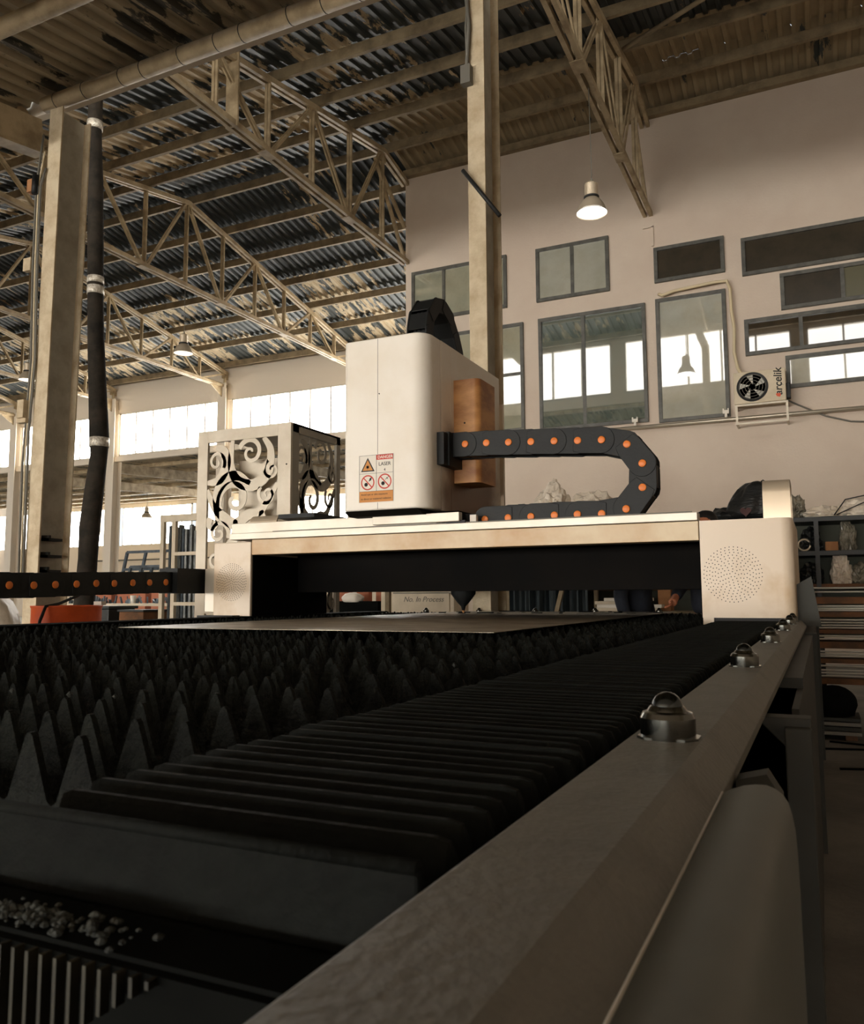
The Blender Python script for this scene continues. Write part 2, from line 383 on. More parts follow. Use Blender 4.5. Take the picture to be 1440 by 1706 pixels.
for k in range(13):
    y = 6.55+1.17*k if k < 6 else ridge_y+0.14+1.17*(k-6)
    z = zr(y)-0.005; x1 = 7 if y < WY-0.15 else -7.45
    if y > FY: break
    mb = MB().box(-32, x1, y-0.004, y+0.004, z-0.17, z).box(-32, x1, y-0.004, y+0.060, z-0.174, z-0.168).box(-32, x1, y+0.054, y+0.060, z-0.168, z-0.150)
    part('purlin', mb, m_steel_d, ceil_)
part('purlin', MB().box(-7.45, 7, WY-0.12, WY, 8.66, 8.80), m_steel_d, ceil_)
for y in (22.6, 24.6, 26.6, 28.6, 30.6, 32.6, 34.4):
    z = 4.85+(y-21.2)*0.0476
    part('purlin', MB().box(-44, -7, y-0.05, y+0.05, z-0.14, z-0.002), m_steel, ceil_)
for y, h in ((4.88, 0.09), (3.5, 0.09), (1.8, 0.09)):
    part('purlin', MB().tube([(-14, y, zn(y)-h-0.02), (7, y, zn(y)-h-0.02)], 0.085, 12), m_steel, ceil_)
# round eave beam with wire ties, and the rafters that meet it
eb = thing('eave_beam', 'long round tan beam under the near roof edge, tied with wire loops', 'beam', (-4.6, 6.2, 5.6))
part('tube', MB().tube([(-7.75, 6.15, 5.60), (5, 6.15, 5.60)], 0.088, 14), m_steel, eb)
x = -7.55; k = 0
while x < -2.5:
    o = part('wire_tie', MB().lathe([(0.089, -0.005), (0.092, 0), (0.089, 0.005)], (x, 6.15, 5.60), 14, 'x'), m_dark, eb)
    x += 0.44+0.14*math.sin(k*2.3); k += 1
eb2 = part('eave_beam', MB().tube([(-14, 6.15, 5.60), (-8.12, 6.15, 5.60)], 0.088, 14), m_steel, label='tan round beam end left of the grey column top', cat='beam')
for X, lab in ((-7.95, 'tan box rafter running up to the head of the left column'),):
    r = thing('rafter', lab, 'rafter', (X, 4.0, 4.9))
    part('web', MB().bar((X, -1, zn(-1)-0.42), (X, 6.28, zn(6.28)-0.42), 0.05, 0.42), m_steel, r)
    part('flange', MB().bar((X, -1, zn(-1)-0.63), (X, 6.28, zn(6.28)-0.63), 0.2, 0.025), m_steel, r)

# ---- trusses
def truss(X, y0, y1, label, mats=None, lastcap=False):
    st = mats or m_steel
    t = thing('roof_truss', label, 'truss', (X, ridge_y, 6.8), 'roof trusses of the main bay')
    zb = 6.86; P = 1.23
    def zt(y): return ridge_z-0.26-slope*abs(y-ridge_y)
    ym = min(y1, ridge_y)
    for dx in (-0.055, 0.055):
        part('bottom_chord', MB().bar((X+dx, y0, zb), (X+dx, y1, zb), 0.06, 0.085), st, t)
        part('top_chord', MB().bar((X+dx, y0, zt(y0)), (X+dx, ym, zt(ym)), 0.06, 0.09), st, t)
        if y1 > ridge_y+0.2: part('top_chord', MB().bar((X+dx, ridge_y, zt(ridge_y)), (X+dx, y1, zt(y1)), 0.06, 0.09), st, t)
    n0 = math.ceil((y0-ridge_y)/P); n1 = math.floor((y1-ridge_y)/P+0.01)
    for k in range(n0, n1+1):
        y = ridge_y+k*P
        part('web_post', MB().bar((X-0.03, y, zb), (X-0.03, y, zt(y)), 0.045, 0.028).bar((X+0.03, y, zb), (X+0.03, y, zt(y)), 0.045, 0.028).bar((X, y+0.015, zb), (X, y+0.015, zt(y)), 0.006, 0.08), st, t)
        part('gusset_plate', MB().box(X-0.09, X+0.09, y-0.14, y+0.14, zb-0.05, zb-0.03) if k % 2 else MB().box(X-0.012, X+0.012, y-0.15, y+0.15, zt(y)-0.2, zt(y)), st, t)
        if k % 2:
            for s in (-1, 1):
                yy = y+s*P
                if y0-0.01 <= yy <= y1+0.01:
                    part('web_diagonal', MB().bar((X+0.028, y+0.07*s, zb+0.03), (X+0.028, yy-0.06*s, zt(yy)-0.04), 0.025, 0.05).bar((X-0.028, y+0.07*s, zb+0.03), (X-0.028, yy-0.06*s, zt(yy)-0.04), 0.025, 0.05), st, t)
    return t
t1 = truss(-2.52, 6.4, WY, 'right-hand tan lattice truss running above the pendant lamp to the plaster wall')
t2 = truss(-7.45, 6.4, WY, 'tan lattice truss ending at the left corner of the plaster wall')
part('splice_post', MB().box(-7.56, -7.34, 9.02, 9.05, 6.82, 8.02).box(-7.56, -7.54, 9.05, 9.18, 6.82, 8.02), m_steel, t2, label='wide flat splice post')
part('end_strut', MB().bar((-7.45, 13.3, 8.5), (-7.45, 14.55, 7.6), 0.06, 0.06).bar((-7.45, 13.4, 8.4), (-7.45, 14.5, 6.95), 0.06, 0.06), m_steel, t2)
part('end_strut', MB().bar((-2.52, 13.4, 8.4), (-2.52, 14.5, 6.95), 0.06, 0.06), m_steel, t1)
t3 = truss(-12.40, 6.4, FY, 'long lattice truss behind the black duct, with the lamp hanging from its middle')
t4 = truss(-17.35, 6.4, FY, 'lattice truss behind the grey column, third from the plaster wall')
truss(-22.3, 6.4, FY, 'far-left lattice truss seen through the left edge of the roof')
truss(-27.2, 6.4, FY, 'farthest lattice truss, showing only at the left border')
brace = part('roof_brace', MB().tube([(-2.4, 12.2, 8.5), (0.9, 10.2, 8.15)], 0.035, 8), m_steel_d, label='thin diagonal tube brace under the roof at upper right', cat='brace')

# ---- columns
def hcolumn(X, Y, z0, z1, w, d, label, grp=None, name='steel_column', web=None, fl=None):
    t = thing(name, label, 'column', (X, Y, z0), grp)
    part('flange', MB().box(X-w/2, X+w/2, Y, Y+0.018, z0, z1), fl or m_column, t, bevel=0.002)
    part('flange', MB().box(X-w/2, X+w/2, Y+d-0.018, Y+d, z0, z1), fl or m_column, t, bevel=0.002)
    part('web', MB().box(X-0.008, X+0.008, Y+0.018, Y+d-0.018, z0, z1), web or m_colweb, t)
    part('base_plate', MB().box(X-w*0.8, X+w*0.8, Y-0.06, Y+d+0.06, z0, z0+0.02), m_steel_d, t)
    return t
cc = hcolumn(-2.525, EY, -1.1, 7.0, 0.16, 0.38, 'cream steel column standing behind the laser head', 'near row of steel columns')
part('arm', MB().tube([(-2.63, EY-0.06, 3.66), (-2.31, EY-0.02, 3.20)], 0.018, 8), m_dark, cc, label='thin dark rod clamped across the column')
part('cable_bundle', MB().tube([(-2.62, EY-0.03, 5.6), (-2.57, EY-0.03, 5.0), (-2.60, EY-0.03, 4.55)], 0.018, 6).tube([(-2.55, EY-0.03, 5.6), (-2.60, EY-0.03, 5.0), (-2.585, EY-0.03, 4.5)], 0.012, 6).box(-2.64, -2.55, EY-0.07, EY, 4.45, 4.62), m_cable, cc)
lc = hcolumn(-7.64, 6.12, -1.1, 5.5, 0.2, 0.40, 'large grey steel column at the left with cables and step brackets', 'near row of steel columns')
lc.rotation_euler.y = 0.016
for z in (0.62, 0.44, 0.28):
    part('step_bracket', MB().box(-7.64, -7.52, 6.22, 6.40, z, z+0.03).box(-7.64, -7.52, 6.22, 6.25, z, z+0.06), m_dark, lc)
for i, (dx, r) in enumerate(((0, 0.012), (0.035, 0.009), (0.07, 0.014))):
    part('cable', MB().tube([(-7.80+dx, 6.10, 5.2-0.2*i), (-7.86+dx, 6.09, 4.6), (-7.84+dx, 6.09, 3.6), (-7.80+dx, 6.10, 2.6), (-7.83+dx, 6.09, 1.4+0.2*i), (-7.80+dx, 6.10, 0.2)], r, 6), m_cable if i != 1 else m_whitec, lc)
part('junction_box', MB().box(-7.88, -7.78, 6.02, 6.12, 1.95, 2.15).box(-7.90, -7.76, 6.04, 6.12, 1.90, 1.95), m_column, lc, bevel=0.006)
part('junction_box', MB().box(-8.02, -7.90, 6.10, 6.16, 3.65, 3.8), m_column, lc, bevel=0.006)
part('junction_box', MB().box(-7.98, -7.90, 6.06, 6.14, 4.55, 4.7), m_cardboard, lc, bevel=0.006)
part('splice_clamp', MB().tube([(-7.84, 6.06, 4.72), (-7.84, 6.06, 4.5)], 0.035, 8), m_black, lc)
labs = ['pale column far back beside the clerestory, right of the black duct', 'pale column in the far clerestory directly above the scroll cabinet', 'pale column in the far clerestory left of the grey column']
for X, lb in zip((-22.2, -17.35, -27.2), labs):
    t = hcolumn(X, FY-0.2, -1.1, 6.95, 0.34, 0.38, lb, 'far row of columns', fl=m_farwall, web=m_farwall)
    part('bracket', MB().prism([(FY-0.2, 6.95), (FY-1.0, 6.95), (FY-0.2, 6.5)], 'x', X-0.02, X+0.02), m_steel, t)
hcolumn(-12.4, FY-0.2, -1.1, 6.95, 0.34, 0.38, 'pale column far back hidden behind the laser head', 'far row of columns', fl=m_farwall, web=m_farwall)
for X, lb in ((-27.0, 'leftmost'), (-22.2, 'middle'), (-17.35, 'rightmost')):
    r = thing('rafter', lb+' tan rafter under the low roof behind the far columns', 'rafter', (X, 28, 4.4))
    part('beam', MB().bar((X, FY+0.2, 4.55), (X, 35.7, 5.25), 0.16, 0.35), m_steel, r)

# ---- windows
wn = [0]
def daylight(x0, x1, y, z0, z1, n, strength, step_frame=True, thick=0.05, sill=True, single=False, toward=-1):
    wn[0] += 1
    o = sgroup('window_%d' % wn[0])
    fr = MB().box(x0, x1, y-0.05, y+0.05, z0, z0+0.05).box(x0, x1, y-0.05, y+0.05, z1-0.05, z1).box(x0, x0+0.05, y-0.05, y+0.05, z0, z1).box(x1-0.05, x1, y-0.05, y+0.05, z0, z1)
    part('window_frame', fr, m_winlight, o)
    wd = (x1-x0)/n
    for i in range(1, n):
        part('mullion', MB().box(x0+i*wd-0.024, x0+i*wd+0.024, y-0.04, y+0.04, z0+0.05, z1-0.05), m_winlight, o)
    for i in range(n):
        part('pane', MB().box(x0+i*wd+0.018, x0+(i+1)*wd-0.018, y+0.045 if toward < 0 else y-0.055, y+0.055 if toward < 0 else y-0.045, z0+0.04, z1-0.04), glow(strength), o)
    return o
for i, xa in enumerate((-32.1, -27.15, -22.2, -17.3, -12.35)):
    daylight(xa+0.2, xa+4.75, FY+0.06, 4.93, 6.45, 6, FAR_WIN)
daylight(-42.5, -37.3, 35.85, 3.05, 5.3, 7, LOW_WIN)
daylight(-37.0, -31.8, 35.85, 3.05, 5.3, 7, LOW_WIN)
daylight(-31.5, -26.3, 35.85, 3.05, 5.3, 7, LOW_WIN)
daylight(-26.0, -20.8, 35.85, 3.05, 5.3, 7, LOW_WIN)
daylight(-20.5, -15.3, 35.85, 3.05, 5.3, 7, LOW_WIN)
daylight(-47.8, -42.7, 35.85, 3.05, 5.3, 7, LOW_WIN)
for xa in (-9.6, -4.9, -0.2):      # near clerestory, above the low roof: outside the frame, mirrored in the office glass
    daylight(xa+0.15, xa+4.5, EY, 5.90, 7.42, 5, NEAR_WIN, toward=1)
for xa in (-31, -25.5, -20, -14.5, -9.0, -3.5):  # unseen rear panes, set low and far back to shape the front light
    daylight(xa, xa+5.0, -20.35, -0.9, 1.6, 5, REAR_WIN, toward=-1)

def glassmat(name, c, c2=None, rough=0.03, sc=3.0, st=(1, 1, 1)):
    m = M(name, c, c2, rough=rough, scale=sc, stretch=st, spec=0.8, bump=0.015, bscale=1.6, coat=1.0)
    b = m.node_tree.nodes['Principled BSDF']; b.inputs['IOR'].default_value = 2.3; b.inputs['Coat IOR'].default_value = 2.3; b.inputs['Coat Roughness'].default_value = 0.02
    return m
g_pale = glassmat('frosted_pale_glass', (172, 172, 150), (160, 158, 136))
g_green = glassmat('green_grey_blind_glass', (112, 122, 112), (98, 106, 96), sc=5)
g_white = glassmat('whitish_glass', (196, 194, 178), (186, 184, 166))
g_brown = glassmat('dark_brown_glass', (56, 50, 40), (46, 42, 34))
g_dark = M('unlit_brown_glass', (62, 54, 42), (52, 46, 36), rough=0.25, scale=3, spec=0.4)
TILT = -0.014
def officewin(x0, x1, z0, z1, mull, g, label=None, transom=None, blind=False, fw=0.065, tilt=TILT):
    wn[0] += 1; o = sgroup('window_%d' % wn[0]); y = WY
    fr = MB()
    for a in ((x0, x1, z0, z0+fw), (x0, x1, z1-fw, z1)): fr.box(a[0], a[1], y-0.05, y+0.02, a[2], a[3])
    fr.box(x0, x0+fw, y-0.05, y+0.02, z0+fw, z1-fw).box(x1-fw, x1, y-0.05, y+0.02, z0+fw, z1-fw)
    part('window_frame', fr, m_winframe, o, bevel=0.004, seg=1)
    edges = [x0+fw]+[m for m in mull]+[x1-fw]
    for m in mull: part('mullion', MB().box(m-0.03, m+0.03, y-0.045, y+0.02, z0+fw, z1-fw), m_winframe, o)
    gl = g if isinstance(g, list) else [g]*(len(edges)-1)
    for i in range(len(edges)-1):
        a, b = edges[i], edges[i+1]
        zz = [(z0+fw, z1-fw)] if transom is None else [(z0+fw, transom), (transom, z1-fw)]
        for (p, q) in zz:
            h = q-p; t = tilt*h
            mb = MB().prism([(y-0.016-t*0.5-0.004, q), (y-0.016-t*0.5, q), (y-0.016+t*0.5, p), (y-0.016+t*0.5-0.004, p)], 'x', a, b)
            part('pane', mb, gl[i], o)
    if transom is not None: part('transom', MB().box(x0+fw, x1-fw, y-0.04, y+0.02, transom-0.025, transom+0.025), m_winframe, o)
    return o
officewin(-7.30, -5.24, 5.55, 6.61, [-6.58, -5.9], g_pale)
officewin(-4.645, -3.245, 5.55, 6.6, [-3.94], g_white)
officewin(-7.28, -4.92, 3.10, 5.21, [-6.38, -5.75], g_pale, transom=4.22)
o4 = officewin(-4.62, -2.62, 3.05, 5.22, [-3.76], g_green)
for k in range(60):
    pass
officewin(-2.44, -1.255, 3.01, 5.25, [], g_white)
officewin(-2.44, -1.245, 5.55, 6.20, [], g_dark)
officewin(-0.97, 2.6, 5.42, 6.09, [1.0], g_dark)
officewin(-0.385, 2.6, 4.73, 5.36, [0.55, 1.6], [g_dark, M('olive_glass', (96, 92, 70), rough=0.25), g_dark])
officewin(-0.975, 2.6, 4.02, 4.65, [-0.1, 1.1], g_brown, tilt=-0.03)
officewin(-0.36, 2.6, 3.39, 3.94, [1.1], g_white, tilt=-0.03)  # whitish base stands in for the bright reflection on this dark window

# ================================================================== CUTTING BED
bed = thing('cutting_bed', 'long dark slatted bed of the laser cutter with a pale side rail', 'machine bed', (-1.8, 3.3, -1.1))
RZ = -0.13
part('side_rail', MB().prism([(-0.168, RZ), (-0.104, RZ), (-0.098, RZ-0.004), (-0.078, -0.155), (-0.082, -0.175), (-0.168, -0.175)], 'y', 0.05, 6.3), m_bedpaint, bed, bevel=0.002, label='pale painted side rail')
# rounded cover beside the rail, only along the near end
prof = [(-0.0790, -0.1555), (-0.0715, -0.1515), (-0.0625, -0.1480), (-0.054, -0.1464), (-0.046, -0.1462), (-0.040, -0.1482), (-0.0345, -0.1522), (-0.0308, -0.1580), (-0.0285, -0.1665), (-0.0268, -0.178), (-0.0259, -0.195), (-0.0256, -0.22), (-0.025, -0.30), (-0.025, -0.60), (-0.08, -0.60), (-0.08, -0.175)]
part('rounded_cover', MB().prism(prof, 'y', 0.06, 0.70), m_cover, bed, smooth=0.7, label='smooth grey rounded side cover')
part('edge_glint', MB().tube([(-0.0785, 0.06, -0.1548), (-0.0785, 0.70, -0.1548)], 0.0011, 6), m_topplate, bed)  # thin pale tube added as the bright glint along the cover fold
part('hinge_bracket', MB().prism([(-0.078, -0.165), (-0.052, -0.158), (-0.040, -0.178), (-0.038, -0.30), (-0.078, -0.30)], 'y', 0.80, 0.83), m_bedside, bed)
part('side_panel', MB().box(-0.058, -0.046, 1.6, 6.3, -1.08, -0.20).box(-0.10, -0.046, 1.95, 6.3, -0.20, -0.178), m_bedside, bed, label='grey side panel')
part('support_post', MB().box(-0.058, -0.0225, 1.30, 1.36, -1.1, -0.19).prism([(-0.10, -0.178), (-0.0225, -0.178), (-0.0225, -0.22), (-0.058, -0.22)], 'y', 1.32, 1.36), m_bedside, bed, bevel=0.002)
part('support_post', MB().box(-0.075, -0.03, 4.0, 4.06, -1.1, -0.17), m_bedside, bed)
part('support_post', MB().box(-0.075, -0.03, 6.2, 6.26, -1.1, -0.17), m_bedside, bed)
part('end_rail', MB().box(-3.6, -0.10, 6.22, 6.34, -0.19, RZ-0.005), m_bedpaint, bed, bevel=0.003)
part('left_rail', MB().box(-3.62, -3.42, 0.2, 6.34, -0.22, -0.125), m_beddark, bed, bevel=0.004)
part('left_side_panel', MB().box(-3.60, -3.57, 0.2, 6.34, -1.1, -0.2), m_beddark, bed)
part('inner_wall', MB().box(-0.185, -0.170, 0.05, 6.2, -1.0, -0.15).box(-0.53, -0.50, 0.40, 6.2, -1.0, -0.215).box(-3.42, -3.36, 0.40, 6.2, -1.0, -0.20), m_beddark, bed)
part('front_panel', MB().box(-3.6, -0.17, 0.42, 0.44, -1.05, -0.225), m_beddark, bed)
part('tray_floor', MB().box(-3.6, -0.05, 0.02, 6.3, -1.0, -0.98), m_beddark, bed)
# ball transfer units on the rails
def ball_unit(x, y, z):
    h = part('ball_transfer', MB().lathe([(0.0, 0.0), (0.0245, 0.0), (0.0248, 0.003), (0.0248, 0.0185), (0.0225, 0.0230), (0.0185, 0.0245), (0.0165, 0.0275), (0.0150, 0.0290), (0.0, 0.0290)], (x, y, z), 32), m_chrome, bed, smooth=0.45)
    part('ball', MB().lathe([(0.0145*math.sin(t*math.pi/12), 0.0270-0.0145*math.cos(t*math.pi/12)) for t in range(5, 13)], (x, y, z), 24), m_ball, h)
    part('mounting_flange', MB().prism([(x-0.026, y-0.012), (x-0.018, y-0.022), (x+0.018, y-0.022), (x+0.028, y-0.010), (x+0.028, y+0.010), (x+0.018, y+0.022), (x-0.018, y+0.022), (x-0.026, y+0.012)], 'z', z, z+0.0022), m_chrome, h)
    part('bolt_head', MB().lathe([(0, 0), (0.0055, 0), (0.005, 0.004), (0, 0.005)], (x+0.003, y-0.0175, z+0.002), 10), m_chrome, h)
YB = [0.79, 1.62, 2.455, 3.29, 3.95, 4.35, 4.75, 5.4, 6.0]
for y in YB: ball_unit(-0.134, y, RZ)
for x in (-0.62, -1.10, -1.58, -2.06, -2.54, -3.02): ball_unit(x, 6.28, RZ-0.005)
# saw-tooth slats across the bed, teeth crusted with slag away from the near end
def slat_mesh(seed, rough):
    rnd = random.Random(seed); mb = MB(); x0, x1 = -3.36, -0.535; p = 0.0625; ph = rnd.uniform(0, p)
    top = []; x = x1-ph*0.6; top.append((x1, -0.165))
    while x > x0+p:
        tip = -0.120+rnd.uniform(-0.003, 0.0)-(rnd.uniform(0, 0.008) if rough else 0)
        cx = x-p/2+rnd.uniform(-0.003, 0.003)
        top += [(x, -0.186+rnd.uniform(-0.003, 0.003)), (x-0.006, -0.180)]
        if rough:
            for q in range(1, 4):
                f = q/4; top.append((x-0.006+(cx+0.004-x+0.006)*f+rnd.uniform(-0.003, 0.003), -0.180+(tip+0.180)*f+rnd.uniform(-0.003, 0.003)))
        top += [(cx+0.0045, tip-0.003), (cx+0.0015, tip), (cx-0.0015, tip), (cx-0.0045, tip-0.003)]
        if rough:
            for q in range(3, 0, -1):
                f = q/4; top.append((x-p+0.006+(cx-0.004-x+p-0.006)*f+rnd.uniform(-0.003, 0.003), -0.180+(tip+0.180)*f+rnd.uniform(-0.003, 0.003)))
        top += [(x-p+0.006, -0.180)]
        x -= p
    top.append((x0, -0.18))
    n = len(top); t = 0.0035 if not rough else 0.0045
    v = []
    for yy in (-t, t):
        for i, q in enumerate(top): v.append((q[0], yy+(rnd.uniform(-0.0012, 0.0012) if rough else 0), q[1]))
        for q in top: v.append((q[0], yy, -0.27))
    fs = []
    for i in range(n-1):
        fs += [(i, i+1, n+i+1, n+i), (2*n+i, 3*n+i, 3*n+i+1, 2*n+i+1), (i, 2*n+i, 2*n+i+1, i+1), (n+i, n+i+1, 3*n+i+1, 3*n+i)]
    fs += [(0, n, 3*n, 2*n), (n-1, 3*n-1, 4*n-1, 2*n-1)]
    mb.add(v, fs); me = mb.mesh('slat', rootloc(bed)); me.materials.append(m_slat); return me
fine = [slat_mesh(k, False) for k in range(4)]; crust = [slat_mesh(10+k, True) for k in range(6)]
for k in range(56):
    y = 0.54+0.1012*k
    me = fine[k % 4] if k < 5 else crust[random.randrange(6)]
    o = bpy.data.objects.new('slat', me); C.objects.link(o); o.parent = bed
    o.location = (0, y, 0)
# crumbs of slag among the near teeth
db = MB()
for k in range(70):
    x, y = random.uniform(-3.2, -0.6), 0.8+random.random()**2*4; r = random.uniform(0.002, 0.005)
    db.lathe([(0, -r), (r, 0), (0, r)], (x, y, -0.125+random.uniform(-0.03, 0.002)), 5)
part('slag_crumbs', db, m_debris, bed, kind='stuff')

# ---- bellows over the drive rail
bel = thing('bellows_cover', 'black pleated bellows along the inside of the pale rail', 'bellows', (-0.34, 2.4, -0.25))
def pleat(v):
    z = -0.13; x0, x1 = -0.492, -0.190
    sec = [(-0.0120, z-0.085), (-0.0075, z-0.020), (-0.0042, z-0.004), (-0.0025, z-0.0006), (0.0025, z-0.0006), (0.0042, z-0.004), (0.0075, z-0.020), (0.0120, z-0.085)]
    xs = [(x0, 0.55, 0.012), (x0+0.004, 0.85, 0.003), (x0+0.012, 1, 0), (x1-0.014, 1, 0), (x1-0.005, 0.9, 0.002), (x1, 0.5, 0.012)]
    mb = MB(); vs = []; n = len(sec)
    for X, f, drop in xs:
        for (yy, zz) in sec: vs.append((X, yy*(0.35+0.65*f), zz-drop))
    fs = []
    for i in range(len(xs)-1):
        for k in range(n-1): fs.append((i*n+k, i*n+k+1, (i+1)*n+k+1, (i+1)*n+k))
    fs += [tuple(range(n)), tuple((len(xs)-1)*n+k for k in range(n))]
    mb.add(vs, fs); me = mb.mesh('pleat', rootloc(bel)); me.materials.append(m_bellows); return me
pm = pleat(0)
y = 0.425; k = 0
while y < 4.42:
    o = bpy.data.objects.new('pleat', pm); C.objects.link(o); o.parent = bel
    o.location = (random.uniform(-0.002, 0.002), y, random.uniform(-0.0012, 0.0012)); o.rotation_euler.z = random.uniform(-0.0015, 0.0015)
    y += 0.0302; k += 1
ep = MB().box(-0.56, -0.182, 0.368, 0.376, -0.178, -0.131)
part('end_plate', ep, m_bellows, bel, bevel=0.002, label='flat end plate')
part('edge_strip', MB().tube([(-0.56, 0.371, -0.131), (-0.183, 0.371, -0.131)], 0.0042, 8), m_bellows, bel)
part('foot_strip', MB().box(-0.56, -0.182, 0.355, 0.378, -0.184, -0.178), m_bellows, bel)

# dross and fins under the bellows end
dr = MB(); rnd = random.Random(3)
for k in range(170):
    a = rnd.gauss(0, 1); x = -0.385+a*0.034; y = 0.325+rnd.gauss(0, 0.006); r = rnd.uniform(0.001, 0.0034)
    dr.lathe([(0, -r*0.5), (r*0.8, -r*0.3), (r, r*0.1), (r*0.5, r*0.5), (0, r*0.6)], (x, y, -0.1700+rnd.uniform(0, 0.004)), 6, smooth=False)
part('dross_heap', dr, m_debris, kind='stuff', label='pale heap of ashy dross under the end of the bellows', cat='dross')
part('ledge', MB().box(-0.56, -0.184, 0.312, 0.352, -0.182, -0.171), m_beddark, bed)
fins = thing('fin_rack', 'row of thin tan fins in the dark corner at lower left', 'fins', (-0.33, 0.30, -0.26))
for k in range(13):
    x = -0.405+k*0.0098
    part('fin', MB().box(x, x+0.0022, 0.300, 0.306, -0.1735-0.075*max(0.05, 1-k/12.5), -0.1735), m_fin, fins)
part('crossbar', MB().box(-0.56, -0.185, 0.306, 0.312, -0.185, -0.1735), m_beddark, fins)

# ---- sheet on the slats
part('steel_sheet', MB().prism([(-2.60, 2.51), (-0.972, 2.53), (-0.93, 6.0), (-2.56, 5.98)], 'z', -0.1195, -0.1175), m_sheet, label='flat grey steel sheet lying on the slat tips under the gantry', cat='metal sheet')
sc = MB(); rnd = random.Random(5)
for k in range(26):
    x, y = rnd.uniform(-2.5, -1.0), rnd.uniform(5.2, 5.95); a = rnd.uniform(0.02, 0.12)
    sc.box(x, x+a, y, y+0.02, -0.1175, -0.1175+rnd.uniform(0.002, 0.008))
part('cut_scrap', sc, m_beddark, kind='stuff', label='dark cut scraps scattered on the far end of the sheet', cat='scrap')

# ================================================================== GANTRY
ga = thing('gantry', 'cream gantry bridge with a round speaker-like vent in each end box', 'gantry', (-2.0, GY, -0.15))
def end_box(x0, x1, z0, z1, notch=None, rnd_side=0.0):
    mb = MB()
    if rnd_side:
        r = rnd_side; pts = [(x0, GY)]
        for k in range(0, 7):
            t = k/6*math.pi/2; pts.append((x1-r+r*math.sin(t), GY+r-r*math.cos(t)))
        pts += [(x1, GY+0.95), (x0, GY+0.95)]
        mb.prism(pts, 'z', z0, z1)
    else: mb.box(x0, x1, GY, GY+0.95, z0, z1)
    return mb
right = end_box(-0.567, -0.118, -0.118, 0.388, rnd_side=0.055)
rb = part('end_box', right, m_gantry2, ga, smooth=0.5, label='right end box, rounded at its outer edge')
part('box_skirt', MB().box(-0.565, -0.512, GY+0.001, GY+0.9, -0.175, -0.118), m_gantry2, ga)
part('box_recess', MB().box(-0.512, -0.205, GY+0.02, GY+0.9, -0.150, -0.118), m_black2, ga)
part('box_clip', MB().box(-0.205, -0.15, GY+0.006, GY+0.05, -0.13, -0.05), m_dark, ga)
lb = part('end_box', MB().box(-3.79, -3.477, GY, GY+0.95, -0.165, 0.375), m_gantry2, ga, bevel=0.006, label='left end box')
part('side_flange', MB().box(-3.90, -3.79, GY+0.04, GY+0.5, -0.10, 0.20), m_topplate, ga, bevel=0.004)
part('box_foot', MB().box(-3.86, -3.56, GY-0.08, GY+0.6, -0.158, -0.120), m_black2, ga)
def perfs(cx, cz, r, parent, rings=10):
    mb = MB()
    for k in range(1, rings+1):
        rr = r*k/rings; n = max(5, int(6*k*0.72))
        for i in range(n):
            t = 2*math.pi*i/n+k*0.37; mb.lathe([(0.0028, -0.002), (0.0028, 0.0012)], (cx+rr*math.cos(t), GY, cz+rr*math.sin(t)), 6, 'y', smooth=False)
    part('vent_holes', mb, m_ink, parent, kind='stuff')
perfs(-0.411, 0.104, 0.142, rb); perfs(-3.637, 0.104, 0.125, lb)
part('bridge_fascia', MB().box(-3.470, -0.572, GY+0.002, GY+0.14, 0.286, 0.388), m_gantry, ga, bevel=0.003, label='cream fascia stained orange-brown by heat')
part('bridge_beam', MB().box(-3.476, -0.570, GY+0.16, GY+0.55, 0.30, 0.386).box(-3.476, -0.570, GY+0.55, GY+0.94, 0.035, 0.386), m_nearblack, ga, label='black beam underside')
part('inner_cheek', MB().box(-3.4765, -3.470, GY+0.02, GY+0.94, -0.15, 0.286), m_nearblack, ga)
part('inner_cheek', MB().box(-0.574, -0.5675, GY+0.02, GY+0.94, -0.11, 0.286), m_nearblack, ga)
part('top_plate', MB().box(-3.66, -0.575, GY+0.0, GY+0.10, 0.392, 0.436).box(-3.66, -2.1, GY+0.02, GY+0.10, 0.436, 0.505).box(-3.66, -0.575, GY+0.10, GY+0.9, 0.392, 0.40), m_topplate, ga, bevel=0.003, label='pale brushed top plate')
part('plate_groove', MB().box(-3.30, -0.6, GY-0.002, GY+0.001, 0.436, 0.441), m_cable, ga)
part('rail_shoe', MB().box(-2.52, -1.93, GY-0.03, GY+0.02, 0.445, 0.50), m_topplate, ga, bevel=0.003)
part('shoe_step', MB().box(-2.02, -1.90, GY-0.012, GY+0.02, 0.436, 0.452), m_black2, ga)
part('clip', MB().box(-1.885, -1.845, GY+0.03, GY+0.06, 0.437, 0.485), m_paper, ga, label='small white clip')
part('stop_block', MB().box(-1.66, -1.62, GY+0.26, GY+0.32, 0.40, 0.56), m_black, ga)
